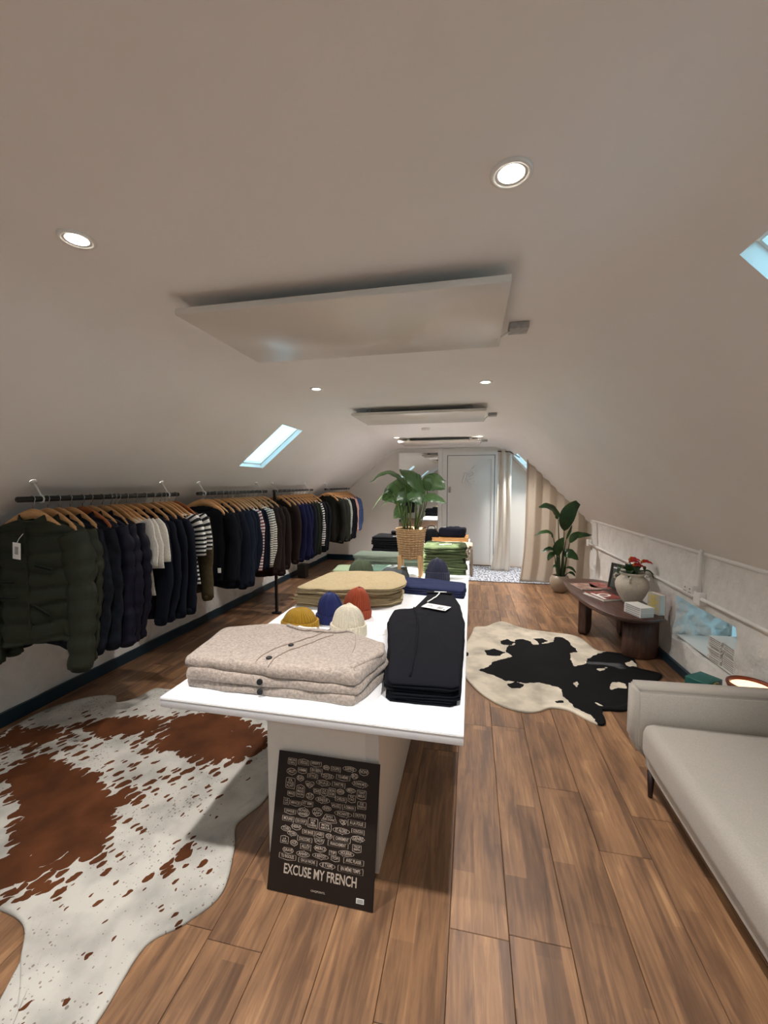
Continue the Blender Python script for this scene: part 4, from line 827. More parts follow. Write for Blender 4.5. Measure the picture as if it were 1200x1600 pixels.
BX, BY = 1.22, 6.03
bp_ = tag(empty('potted_plant', (BX, BY, 0)), 'tall dark green paddle leaved plant in a round taupe pot by the beige curtain', 'potted plant')
def L2(pts): return [(x-BX, y-BY, z) for x, y, z in pts]
MB().lathe([(.0001, .0), (.055, .0), (.075, .01), (.115, .06), (.135, .13), (.128, .19), (.105, .235), (.098, .24), (.092, .232), (.10, .2)], 40).build('pot', M['taupe'], bp_, True)
MB().lathe([(.0001, .215), (.098, .212)], 24).build('soil', M['soil'], bp_, True)
bl = [([(1.22, 6.03, .2), (1.20, 6.02, .6)], [(1.17, 6.0, 1.02), (1.13, 5.98, 1.12), (1.03, 5.95, 1.20), (.90, 5.92, 1.19)], .17, (.2, -.6, .9)),
 ([(1.23, 6.03, .2), (1.25, 6.03, .55)], [(1.255, 6.0, .86), (1.27, 5.98, 1.02), (1.33, 5.97, 1.17), (1.455, 5.96, 1.295)], .20, (-.3, -1, .1)),
 ([(1.24, 6.03, .2), (1.26, 6.03, .5)], [(1.28, 6.0, .74), (1.31, 5.99, .82), (1.33, 5.98, .88), (1.345, 5.97, .95)], .05, (-1, -.6, 0)),
 ([(1.20, 6.0, .2), (1.17, 5.98, .5)], [(1.11, 5.96, .76), (1.06, 5.94, .84), (.97, 5.92, .85), (.85, 5.90, .80)], .09, (0, -.5, 1)),
 ([(1.26, 6.0, .2), (1.29, 5.98, .5)], [(1.32, 5.97, .70), (1.38, 5.95, .80), (1.46, 5.93, .82), (1.585, 5.91, .825)], .12, (0, -.7, .8)),
 ([(1.20, 5.98, .2), (1.18, 5.96, .4)], [(1.18, 5.95, .52), (1.16, 5.93, .61), (1.19, 5.93, .70), (1.235, 5.94, .78)], .14, (.1, -1, 0)),
 ([(1.19, 5.98, .2), (1.16, 5.95, .42)], [(1.15, 5.93, .56), (1.09, 5.90, .62), (1.02, 5.88, .62), (.94, 5.86, .57)], .08, (0, -.6, 1)),
 ([(1.19, 6.0, .2), (1.15, 5.97, .40)], [(1.13, 5.95, .52), (1.10, 5.92, .55), (1.06, 5.90, .52), (1.03, 5.88, .46)], .08, (-.2, -1, .6)),
 ([(1.24, 5.98, .2), (1.25, 5.96, .4)], [(1.24, 5.94, .54), (1.28, 5.90, .57), (1.34, 5.88, .55), (1.415, 5.86, .49)], .15, (.1, -.8, .6)),
 ([(1.20, 6.0, .2), (1.19, 5.98, .28)], [(1.19, 5.96, .34), (1.16, 5.94, .38), (1.13, 5.93, .38), (1.10, 5.92, .36)], .06, (0, -.8, 1)),
 ([(1.25, 6.0, .2), (1.27, 5.98, .30)], [(1.28, 5.96, .36), (1.32, 5.94, .37), (1.36, 5.92, .35), (1.40, 5.90, .30)], .05, (0, -.8, 1)),
 ([(1.25, 6.0, .2), (1.28, 5.98, .25)], [(1.31, 5.96, .29), (1.34, 5.94, .30), (1.37, 5.93, .285), (1.395, 5.92, .25)], .05, (0, -.8, 1))]
for pet, mid, wd, nm in bl:
    P = catmull(L2([pet[0], pet[1], mid[0]]), 10); MB().tube(P, [.013-.0008*i for i in range(11)], 7).build('stem', M['stemdark'], bp_, True); leaf(bp_, L2(mid), wd, nm, M['leafdark'], fold=.25, curl=.15, peak=.45)

# ------------------------------------------------------------------ bench with its things
be = tag(empty('low_bench', (1.33, 4.22, 0)), 'low dark walnut bench with rounded slab legs along the right stone wall', 'bench')
bo = [(1.04, 4.95), (1.03, 4.55), (1.06, 4.15), (1.12, 3.90), (1.20, 3.74), (1.32, 3.67), (1.46, 3.68), (1.58, 3.76), (1.615, 3.90), (1.61, 4.3), (1.60, 4.75), (1.56, 5.0), (1.42, 5.14), (1.20, 5.14), (1.09, 5.07)]
ob = catmull([(x-1.33, y-4.22, 0) for x, y in bo+bo[:1]], 120)[:-1]
MB().rings([[(p.x*s_, p.y*s_, z) for p in ob] for s_, z in ((.001, .352), (.955, .352), (.985, .362), (1, .378), (.998, .390), (.99, .395), (.001, .396))], False, False).build('bench_top', M['walnuttop'], be, True)
def slab(cx_, cy_, w_, d_, rot, rr=.08):
    # slab leg with rounded lower corners
    mm = Matrix.Translation((cx_-1.33, cy_-4.22, 0)) @ Matrix.Rotation(R(rot), 4, 'Z'); P = []
    for k in range(7): a = R(180+15*k); P.append((-w_/2+rr+rr*math.cos(a), rr+rr*math.sin(a)))
    for k in range(7): a = R(270+15*k); P.append((w_/2-rr+rr*math.cos(a), rr+rr*math.sin(a)))
    P += [(w_/2, .352), (-w_/2, .352)]
    rs = [[tuple(mm @ Vector((x*s_, y, z))) for x, z in P] for s_, y in ((.97, -d_/2), (1, -d_/2+.012), (1, d_/2-.012), (.97, d_/2))]
    MB().rings(rs).build('leg', M['walnut'], be)
slab(1.145, 4.42, .24, .07, 62, .06); slab(1.50, 4.45, .22, .07, 80, .06)
# the near leg is a broad drum of staves
pts = [(.155*math.cos(2*PI*k/44)*1.0, .085*math.sin(2*PI*k/44)) for k in range(44)]
mm = Matrix.Translation((1.455-1.33, 3.88-4.22, 0)) @ Matrix.Rotation(R(14), 4, 'Z')
MB().rings([[tuple(mm @ Vector((x*s_*(1-.012*(k % 4 == 0)), y*s_*(1-.012*(k % 4 == 0)), z))) for k, (x, y) in enumerate(pts)] for s_, z in ((.9, 0), (.98, .02), (1, .05), (1, .352))]).build('leg', M['walnut'], be, True)
ZB = .397
def magazine(x, y, z, rot, w_, d_, h, m_, label, art):
    e = tag(empty('magazine', (x, y, z), R(rot)), label, 'magazine', 'magazines on the bench')
    rbox('pages', -w_/2+.001, w_/2-.001, -d_/2+.001, d_/2-.001, 0, h-.0006, .001, M['pages'], e, 1, smooth=False); MB().box(-w_/2, w_/2, -d_/2, d_/2, h-.0006, h).build('cover', m_, e)
    if art: MB().lathe([(.045, h+.0003), (.06, h+.0006), (.072, h+.0003)], 24, sx=1, sy=.7).build('cover_ring', M['paper'], e); MB().box(-w_/2+.02, -w_/2+.05, -d_/2+.02, d_/2-.06, h, h+.0003).build('cover_type', M['paper'], e)
    return e
magazine(1.22, 4.72, ZB, 12, .21, .28, .008, M['magmix'], 'pale open patterned magazine at the far end of the bench', False); magazine(1.38, 4.80, ZB, -8, .20, .27, .008, M['magred'], 'red covered magazine beside the picture frame', False)
magazine(1.275, 4.32, ZB, 24, .22, .29, .009, M['pages'], 'white edged magazine under the red one on the bench', False); magazine(1.285, 4.33, ZB+.010, 20, .22, .29, .008, M['magred'], 'glossy red magazine with a pale ring on its cover, front of the bench', True)
fr = tag(empty('picture_frame', (1.50, 4.66, ZB), R(-62)), 'dark framed grey picture leaning on the wall at the bench', 'picture frame'); fr.rotation_euler = (R(-10), 0, R(-62))
mb = MB(); W_, H_ = .21, .27
for a in ((-W_/2, -W_/2+.022, 0, H_), (W_/2-.022, W_/2, 0, H_), (-W_/2, W_/2, 0, .022), (-W_/2, W_/2, H_-.022, H_)): mb.box(a[0], a[1], -.012, .012, a[2], a[3])
mb.build('frame', M['frame'], fr); MB().box(-W_/2+.02, W_/2-.02, -.004, .004, .02, H_-.02).build('picture', M['art'], fr); MB().box(-W_/2+.03, W_/2-.03, -.0046, -.004, H_-.055, H_-.04).build('white_line', M['paper'], fr)
po2 = tag(empty('potted_anthurium', (1.475, 4.17, ZB)), 'red anthurium in a cream stoneware urn with small lug handles on the bench', 'potted plant')
MB().lathe([(.0001, 0), (.065, 0), (.075, .006), (.085, .03), (.118, .09), (.138, .15), (.140, .185), (.125, .225), (.095, .252), (.092, .262), (.104, .276), (.106, .286), (.096, .288), (.085, .27)], 48).build('urn', M['cream'], po2, True)
MB().lathe([(.0001, .262), (.088, .26)], 24).build('soil', M['soil'], po2, True)
for k in range(4):
    a = R(45+90*k-70); c_, s_ = math.cos(a), math.sin(a); MB().tube([(r_*c_, r_*s_, z) for r_, z in ((.108, .255), (.135, .262), (.148, .243), (.146, .22), (.128, .212))], .009, 8).build('lug_handle', M['cream'], po2, True)
for k, (a, l_, z1) in enumerate([(200, .15, .33), (150, .13, .31), (20, .13, .33), (330, .17, .30), (270, .11, .34), (90, .12, .33), (235, .10, .30)]):
    c_, s_ = math.cos(R(a)), math.sin(R(a)); leaf(po2, [(.02*c_, .02*s_, .27), (.06*c_, .06*s_, z1), (l_*.8*c_, l_*.8*s_, z1+.01), (l_*c_, l_*s_, z1-.05)], .075, (0, 0, 1), M['leafdark'])
for k, (a, l_, z1) in enumerate([(190, .03, .40), (320, .075, .385), (100, .05, .37), (260, .04, .35)]):
    c_, s_ = math.cos(R(a)), math.sin(R(a)); MB().tube([(0, 0, .26), (l_*.6*c_, l_*.6*s_, z1-.04), (l_*c_, l_*s_, z1)], .003, 6).build('flower_stem', M['stem'], po2, True)
    f = leaf(po2, [(l_*c_-.01, l_*s_, z1), (l_*c_+.02, l_*s_-.01, z1+.014), (l_*c_+.05, l_*s_-.02, z1+.010), (l_*c_+.085, l_*s_-.03, z1)], .07, (0, -.3, 1), M['red'], peak=.35); f.name = 'flower'
    MB().tube([(l_*c_, l_*s_, z1+.003), (l_*c_+.005, l_*s_, z1+.035)], .003, 6).build('spadix', M['yellowink'], po2, True)
def book(name, x, y, z, rot, w_, d_, h, cover, label, group, n_=1, kind='book'):
    e = tag(empty(name, (x, y, z), R(rot)), label, kind, group)
    rbox('pages', -w_/2+.002, w_/2-.002, -d_/2+.002, d_/2-.002, .0008, h-.0008, .0005, M['pages'], e, 1, smooth=False)
    MB().box(-w_/2, w_/2, -d_/2, d_/2, h-.0009, h).box(-w_/2, w_/2, -d_/2, d_/2, 0, .0009).box(-w_/2, -w_/2+.0012, -d_/2, d_/2, 0, h).build('cover', cover, e)
    MB().box(-w_/2-.0002, -w_/2, -d_/2+.01, d_/2-.02, h*.35, h*.6).build('spine_print', M['ink'], e)
    return e
for k in range(5): book('paperback', 1.405+rnd.uniform(-.003, .003), 3.80+rnd.uniform(-.003, .003), ZB+.0165*k, 20+rnd.uniform(-2, 2), .125, .19, .0155, M['paper'], 'white paperback on the bench in front of the urn, %s of its pile' % ('topmost' if k == 4 else ordw[k]), 'white paperbacks on the bench')
sb = tag(empty('standing_book', (1.56, 3.86, ZB), R(20)), 'upright grey book with a yellow scribble and pink edge on the bench', 'book')
rbox('pages', -.026, .026, -.068, .062, .001, .172, .001, M['pages'], sb, 1, smooth=False); MB().box(-.028, -.026, -.07, .064, 0, .175).build('cover', mat('grey cover', (186, 178, 160), .5), sb); MB().box(.026, .028, -.07, .064, 0, .175).build('back_cover', M['pinkbook'], sb)
mb = MB()
for k in range(9): mb.tube([(-.0285, -.035+.02*math.sin(k*1.3), .155-.013*k), (-.0285, .035+.012*math.cos(k*2.1), .148-.013*k)], .0028, 5)
mb.build('yellow_scribble', M['yellowink'], sb)
# booklets in the window recess
for s_, (x, y, n_, rt) in enumerate(((1.775, 3.22, 12, 3), (1.785, 3.07, 12, -3))):
    for k in range(n_):
        book('booklet', x+rnd.uniform(-.006, .006), y+rnd.uniform(-.004, .004), .2625+.0135*k, rt+rnd.uniform(-2, 2), .20, .15 if s_ else .14, .013, M['paper'],
             'white booklet in the low window, %s of the %s pile' % ('topmost' if k == n_-1 else 'number %s up' % ['one', 'two', 'three', 'four', 'five', 'six', 'seven', 'eight', 'nine', 'ten', 'eleven', 'twelve'][k], 'farther' if s_ == 0 else 'nearer'), 'white booklets in the window recess')
# window board so that the piles stand level
struct(MB().box(1.68, 2.07, 2.97, 3.76, .255, .262).build('trim_5', M['white']))

# ------------------------------------------------------------------ sofa
so_ = tag(empty('sofa', (.81, 1.2, 0)), 'oatmeal upholstered sofa with slim arm and dark tapered legs', 'sofa')
def sb_(name, x0, x1, y0, y1, z0, z1, bev, seg=4): return rbox(name, x0-.81, x1-.81, y0-1.2, y1-1.2, z0, z1, bev, M['sofa'], so_, seg)
def arm(y0, y1):
    P = [(.80, .505), (1.64, .53), (1.64, .13), (.875, .13), (.80, .215)]
    bm = bmesh.new(); a = [bm.verts.new((x-.81, y0-1.2, z)) for x, z in P]; b_ = [bm.verts.new((x-.81, y1-1.2, z)) for x, z in P]
    bm.faces.new(a[::-1]); bm.faces.new(b_)
    for i in range(5): bm.faces.new((a[i], a[(i+1) % 5], b_[(i+1) % 5], b_[i]))
    bmesh.ops.recalc_face_normals(bm, faces=bm.faces[:]); bmesh.ops.bevel(bm, geom=bm.edges[:], offset=.018, segments=4, affect='EDGES')
    me = bpy.data.meshes.new('arm'); bm.to_mesh(me); bm.free(); link('arm', me, M['sofa'], so_, True)
arm(2.14, 2.27); arm(.0, .13)
sb_('seat_frame', .845, 1.62, .12, 2.15, .125, .20, .02)
cu = sb_('seat_cushion', .815, 1.50, .135, 2.135, .19, .355, .05, 6)
for v in cu.data.vertices:
    x, y, z = v.co; 
    if z > .28: v.co.z += .018*(1-((x-.35)/.4)**2 if abs(x-.35) < .4 else 0)
MB().tube([(.868-.81, y_-1.2, .348) for y_ in [.2+.1*k for k in range(20)]], .0025, 6).build('piping', M['sofa'], so_, True)
rbox('backrest', 1.44-.81, 1.64-.81, .10-1.2, 2.16-1.2, .19, .74, .04, M['sofa'], so_, 5)
for x, y in ((.86, 2.10), (1.55, 2.10), (.86, .2), (1.55, .2)):
    MB().lathe([(.009, 0), (.010, .004), (.017, .13)], 16, x-.81, y-1.2, cap=True).build('leg', M['darkleg'], so_, True)
# small table behind the arm with lamp and green tray
st = tag(empty('side_table', (1.42, 2.56, 0)), 'small green teal metal table between sofa arm and low window', 'side table')
rbox('table_top', -.20, .16, -.14, .20, .262, .275, .004, M['tealmetal'], st, 2)
for x, y in ((-.19, -.13), (.13, -.13), (.13, .13), (-.19, .13)): MB().tube([(x, y+.03, 0), (x, y+.03, .264)], .009, 8).build('leg', M['tealmetal'], st, True)
bx_ = tag(empty('jewellery_box', (1.35, 2.68, .276), R(35)), 'green teal hinged box with a brass clasp behind the sofa arm', 'box')
rbox('box', -.075, .075, -.06, .06, 0, .092, .005, M['tealmetal'], bx_, 2); MB().tube(catmull([(-.02, -.064, .075), (-.01, -.068, .087), (.01, -.068, .087), (.02, -.064, .075)], 8), .005, 6).build('clasp', M['brass'], bx_, True)
lp = tag(empty('table_lamp', (1.485, 2.50, .300)), 'low lit lamp with a reddish brown dish shade behind the sofa arm', 'lamp')
MB().lathe([(.05, -.0245), (.05, -.02), (.018, -.005), (.014, .07)], 24).build('base', M['mahog'], lp, True)
MB().lathe([(.0001, .060), (.05, .064), (.092, .085), (.102, .104), (.108, .118), (.106, .128), (.097, .131), (.091, .122), (.089, .112)], 56).build('shade', M['mahog'], lp, True); MB().lathe([(.0001, .108), (.090, .112)], 40).build('diffuser', M['warmglow'], lp, True)

# ------------------------------------------------------------------ curtains, rod, runner
def curtain(name, label, x0, x1, y, topf, folds, amp, m_, flare=0, yslope=0, seed=0):
    NU, NV = folds*14, 40; mb = MB()
    def fn(u, v):
        x = x0+(x1-x0)*u; zt_ = topf(x); z = .012+(zt_-.012)*v; ph = u*folds*2*PI
        a = amp*(.5+.3*v+.9*abs(N3((u*5, v*1.5, 0), 1, seed))); k = (1-v)
        return (x + .4*a*math.sin(2*ph+seed) - flare*(1-u)*k**5, y+yslope*u+a*math.sin(ph+.5*math.sin(v*2.4+seed))+.05*max(0, .1-v)*math.sin(ph*.5), z)
    mb.grid(fn, NU, NV); o = mb.build(name, m_, None, True); sm = o.modifiers.new('t', 'SOLIDIFY'); sm.thickness = .004; tag(o, label, 'curtain', 'linen curtains'); return o
curtain('curtain', 'wide beige linen curtain hanging from the right slope behind the tall plant', .80, 2.02, 6.52, lambda x: zr(x)-.01, 6, .026, M['curtain'], flare=.07, seed=1)
curtain('curtain', 'narrow bright white curtain gathered beside the white door', .44, .66, 7.25, lambda x: zr(max(x, .55))-.05, 2, .028, M['curtainwhite'], flare=.10, seed=4)
ro = tag(empty('curtain_rod', (.72, 6.9, 1.93)), 'short dark curtain rod at the top of the narrow white curtain', 'curtain rod')
MB().tube([(-.30, .36, .13), (-.1, .34, .12), (.06, .30, .02)], .008, 8).build('rod', M['darkleg'], ro, True)
def rugmat():
    m, t, b, nn, lk = nt('streaky grey blue weave'); b.inputs['Roughness'].default_value = .95
    tc = nn.new('ShaderNodeTexCoord'); mp = nn.new('ShaderNodeMapping'); mp.inputs['Scale'].default_value = (26, 7, 1); lk.new(tc.outputs['Object'], mp.inputs[0])
    n = nn.new('ShaderNodeTexNoise'); n.inputs['Scale'].default_value = 1.5; n.inputs['Detail'].default_value = 6; lk.new(mp.outputs[0], n.inputs[0])
    r = nn.new('ShaderNodeValToRGB'); e = r.color_ramp.elements; e[0].position = .38; e[0].color = srgb(92, 96, 106); e[1].position = .58; e[1].color = srgb(196, 198, 204); lk.new(n.outputs[0], r.inputs[0]); lk.new(r.outputs[0], b.inputs['Base Color']); return m
rg = tag(empty('woven_runner', (.55, 7.05, 0)), 'streaky grey blue woven rug before the white door and under the curtain', 'rug')
rbox('weave', -1.0, 1.45, -.60, .58, .001, .012, .003, rugmat(), rg, 2); MB().box(-1.0, 1.45, -.615, -.595, .001, .010).build('border', mat('grey rug border', (96, 92, 90), .95), rg)

# ------------------------------------------------------------------ rails
RX, RZ = -2.2, 1.425
def rail(y0, y1, label, brs):
    e = tag(empty('clothes_rail', (RX, y0, RZ)), label, 'clothes rail', 'black clothes rails')
    mb = MB(); L_ = y1-y0; mb.tube([(0, 0, 0), (0, .004, 0), (0, L_-.004, 0), (0, L_, 0)], [.011, .0145, .0145, .011], 16); mb.build('rail_tube', M['black'], e, True)
    for yb in brs:
        yy = yb-y0; dx = -.05; zt_ = zl(RX+dx)-RZ
        b_ = MB(); b_.tube([(.018*math.cos(a), yy, .018*math.sin(a)) for a in [2*PI*k/16 for k in range(17)]], .0042, 8, cap=False); b_.tube([(0, yy, .018), (dx*.5, yy, .06), (dx, yy, zt_)], .004, 8)
        q = b_.build('bracket', M['white'], e, True); MB().tube([(dx, yy, zt_+.001), (dx+.006, yy, zt_-.006)], .016, 16).build('bracket_plate', M['white'], q, True)
rail(1.60, 2.745, 'black clothes rail nearest the viewer, with olive quilted jackets at its front', [1.72, 2.63]); rail(2.965, 4.13, 'second black clothes rail, starting with a black crew neck sweater', [3.05, 4.0])
rail(4.29, 5.46, 'third black clothes rail, standing on a black post', [4.36, 5.3]); rail(5.97, 7.22, 'farthest black clothes rail, next to the end wall', [6.1, 7.1])
ps = tag(empty('rail_stand', (RX, 4.32, 0)), 'black square post carrying the front end of the third clothes rail', 'stand')
MB().box(-.014, .014, -.014, .014, .01, RZ+.016).build('post', M['black'], ps); rbox('foot', -.05, .05, -.03, .03, 0, .02, .003, M['black'], ps, 2)
bn = tag(empty('waste_bin', (-2.66, 6.15, 0)), 'small black bin on the floor between the third and farthest clothes rails', 'bin')
mb = MB(); mb.rings([[(s_*x, s_*y, z) for x, y in ((-.07, -.07), (.07, -.07), (.07, .07), (-.07, .07))] for s_, z in ((.9, 0), (.92, .01), (1, .20), (1, .21), (.93, .21), (.86, .02))], True, True); mb.build('body', M['black'], bn); MB().box(-.072, .072, -.072, .072, .2, .213).build('rim', M['black'], bn)

# ------------------------------------------------------------------ hangers and garments
def hanger_mesh():
    mb = MB(); rs = []; K = 28
    for k in range(K+1):
        u = -1+2*k/K; a = abs(u); x = .190*u; z = -.080 - .028*a**1.2 - .058*a*a + (.006*math.cos(u*PI) ) ; y = -.012*a*a
        hh = .022*(1-.35*a)+.004; th = .006+.003*(a > .75)
        if k in (0, K): hh *= .6; th *= .7
        rs.append([(x, y-th, z-hh), (x, y+th, z-hh), (x, y+th, z+hh*.7), (x, y+th*.3, z+hh), (x, y-th*.3, z+hh), (x, y-th, z+hh*.7)])
    mb.rings(rs); return mb.mesh('hanger')
HM = hanger_mesh(); HM.materials.append(M['hanger']); HM2 = HM.copy(); HM2.materials.clear(); HM2.materials.append(M['hangerred'])
for me in (HM, HM2):
    for p in me.polygons: p.use_smooth = True
mb = MB(); pts = [(.016*math.cos(a), 0, .001+.016*math.sin(a)) for a in [R(200-22*k) for k in range(12)]] + [(.010, 0, -.024), (.0, 0, -.034), (0, 0, -.066)]
mb.tube([(x, y, z) for x, y, z in pts], .0021, 6); HK = mb.mesh('hook'); HK.materials.append(M['chrome'])
for p in HK.polygons: p.use_smooth = True
PROTO = None
def place_hanger(y, rot, red, label, group):
    h = link('coat_hanger', HM2 if red else HM, None, None); h.location = (RX, y, RZ); h.rotation_euler = (0, 0, rot); tag(h, label, 'hanger', group)
    k = link('hook', HK, None, h); return h
def garment(name, cat, label, group, y, rot, m_, L_=.62, sleeve=.60, w_=.25, dep=.03, puff=0, collar='none', front=None, seed=0, quilt=.085, sl_r=.058, flare=.02, opened=False, trim_m=None, dx=0):
    e = tag(empty(name, (RX+dx, y, RZ), rot), label, cat, group); tm = trim_m or m_
    zn, ztip = -.108, -.158; rows = 22 if not puff else 64; NU = 36; rs = []; run = []
    zs = [ztip-L_*(1-k/rows) for k in range(rows+1)] + [ztip+.05*q_ for q_ in (.25, .5, .72, .9, 1)]
    for z in zs:
        if z <= ztip+.0001:
            t_ = (ztip-z)/L_; hw = w_*(.93 - .05*math.sin(t_*PI)) + flare*t_*1.2; hd = dep*(1+.35*t_); sq = 1
        else:
            t_ = (z-ztip)/(zn-ztip); hw = w_*.93*(1-t_)+.082*t_; hd = dep*(.9-.35*t_)
            hw += .018*math.sin(PI*t_)
        ring = []
        for k in range(NU):
            a = 2*PI*k/NU; ca, sa_ = math.cos(a), math.sin(a); x = hw*math.copysign(abs(ca)**.72, ca); yy = hd*math.copysign(abs(sa_)**.72, sa_)
            low = max(0, min(1, (ztip-z)/L_))
            fo = .013*low*math.sin(x*38+seed*2.1)+.008*low*math.sin(x*71+seed); yy += fo*(1 if dep > .02 else .4)
            nz = N3((x, yy, z), 9, seed); yy += nz*.008
            if puff: pz = abs(math.sin(PI*(z+.01*math.sin(x*14+seed))/quilt))**.45; yy += (math.copysign(1, sa_))*puff*(pz-.6)*min(1, abs(sa_)*2.5); x *= 1+.05*(pz-.6)
            zz = z - (.022*low*low*math.cos(x*9+seed) if low > .6 else 0)
            ring.append((x, yy, zz))
        rs.append(ring); run += [z]*NU
    mb = MB(); mb.rings(rs, True, True); me = mb.mesh('body'); a_ = me.attributes.new('run', 'FLOAT', 'POINT'); a_.data.foreach_set('value', [r_+2 for r_ in run])
    link('body', me, m_, e, True)
    for s_ in (-1, 1):
        if not sleeve: break
        K = 34 if puff else 16; K = K if sleeve > .3 else 9
        A = Vector((s_*(w_*.86), 0, ztip-.012)); B = Vector((s_*(w_+.018), -.006, ztip-.16)); C_ = Vector((s_*(w_+.024+.012*math.sin(seed*1.7)), -.010-.012*math.sin(seed), ztip-.16-(sleeve-.16)*.5)); D = Vector((s_*(w_+.020+.02*math.cos(seed)), -.035, ztip-sleeve))
        if sleeve < .3: B = Vector((s_*(w_+.012), 0, ztip-.09)); D = Vector((s_*(w_+.022), -.004, ztip-sleeve)); P = catmull([A, B, D], K)
        else: P = catmull([A, B, C_, D], K)
        rs = []; run = []; acc = 0; NS = 16
        for i, p in enumerate(P):
            t_ = i/K; tan = (P[min(i+1, K)]-P[max(i-1, 0)]).normalized(); acc += (P[i]-P[i-1]).length if i else 0
            side = tan.cross(Vector((0, 1, 0))).normalized(); rr = sl_r*(1.15-.36*t_ if sleeve > .3 else 1.15+.1*t_)*(1 if i else .5); rd = (dep*.95+.006)*(1-.2*t_)*(1 if i else .4)
            pz = 0
            if puff: pz = abs(math.sin(PI*(acc+.008)/quilt))**.45
            ring = []
            for k in range(NS):
                a = 2*PI*k/NS; q = p+side*(rr*math.cos(a)*(1+.22*(pz-.5) if puff else 1)) + Vector((0, 1, 0))*(rd*math.sin(a)*(1+.35*(pz-.5) if puff else 1))
                nz = N3(q, 11, seed+s_); cr_ = .003*math.sin(acc*41+math.cos(a)*2+seed) if not puff else 0; q += side*(nz*.008+cr_*math.cos(a))+Vector((0, nz*.008, 0)); ring.append(tuple(q))
            rs.append(ring); run += [acc]*NS
        mb = MB(); mb.rings(rs, True, True); me = mb.mesh('sleeve'); a_ = me.attributes.new('run', 'FLOAT', 'POINT'); a_.data.foreach_set('value', [r_+1 for r_ in run])
        link('sleeve', me, m_, e, True)
        if puff or collar == 'shirt':
            p = P[-1]; tan = (P[-1]-P[-2]).normalized(); side = tan.cross(Vector((0, 1, 0))).normalized(); rs = []
            for q_, f_ in ((-.03, .95), (-.01, 1.02), (.012, .98), (.016, .8)): rs.append([tuple(p+tan*q_+side*(sl_r*.66*f_*math.cos(2*PI*k/16))+Vector((0, (dep*.8+.006)*f_*math.sin(2*PI*k/16), 0))) for k in range(16)])
            MB().rings(rs).build('cuff', tm, e, True)
    if collar in ('stand', 'shirt'):
        h_ = .042 if collar == 'stand' else .035; rs = []
        for t_, rr in ((0, 1.02), (.5, .98), (1, .9), (1, .8), (.4, .82), (0, .85)):
            rs.append([(.085*rr*math.cos(2*PI*k/28), dep*.8*rr*math.sin(2*PI*k/28)-.004, zn-.012+h_*t_*(1-.75*max(0, -math.sin(2*PI*k/28))**2)) for k in range(28)])
        MB().rings(rs, False, False).build('collar', tm, e, True)
        MB().box(-.005, .005, -dep*1.22-.004, -dep*1.0, ztip-L_*.97, zn-.03).build('placket', tm, e)
    elif collar == 'crew':
        MB().tube([(.085*math.cos(2*PI*k/28), dep*.75*math.sin(2*PI*k/28)-.003, zn-.002-.028*max(0, -math.sin(2*PI*k/28))) for k in range(29)], .006, 6, cap=False).build('neck_rib', tm, e, True)
    return e
hcount = [0]
rn_ = ['nearest', 'second', 'third', 'farthest']
def hang(railno, items):
    g1 = 'garments on the %s clothes rail' % rn_[railno]; g2 = 'wooden hangers on the %s clothes rail' % rn_[railno]
    for i, it in enumerate(items):
        y, kind, look, kw = it; rot = R(kw.pop('rot', rnd.uniform(-1, 7))); red = kw.pop('red', False); nm = kw.pop('name', 'jacket'); cat = kw.pop('cat', nm.split('_')[-1]); ms = kw.pop('m')
        place = 'first' if i == 0 else ('last' if i == len(items)-1 else ['', 'second', 'third', 'fourth', 'fifth', 'sixth', 'seventh', 'eighth', 'ninth', 'tenth', 'eleventh', 'twelfth', 'thirteenth', 'fourteenth', 'fifteenth', 'sixteenth', 'seventeenth', 'eighteenth', 'nineteenth', 'twentieth'][i])
        hcount[0] += 1
        args = dict(kind); args.update(kw); sd_ = hcount[0]*1.37
        e = garment(nm, cat, '%s, %s from the front, %s rail' % (look, place, rn_[railno]), g1, y+.002, rot, F[ms], seed=sd_, **args)
        place_hanger(y, rot, red, 'wooden hanger %s, %s from the front on the %s rail' % ('of reddish wood' if red else 'of pale beech', place, rn_[railno]), g2)
        yield e
PUF = dict(L_=.58, sleeve=.70, w_=.232, dep=.042, puff=.020, collar='stand', sl_r=.072, quilt=.09)
PUT = dict(L_=.60, sleeve=.68, w_=.232, dep=.032, puff=.008, collar='stand', sl_r=.062, quilt=.08)
JK = dict(L_=.66, sleeve=.66, w_=.232, dep=.026, collar='shirt'); TEE = dict(L_=.50, sleeve=.27, w_=.22, dep=.012, collar='crew', sl_r=.075); KN = dict(L_=.54, sleeve=.58, w_=.225, dep=.02, collar='crew'); SH = dict(L_=.56, sleeve=.56, w_=.235, dep=.016, collar='shirt', sl_r=.05)
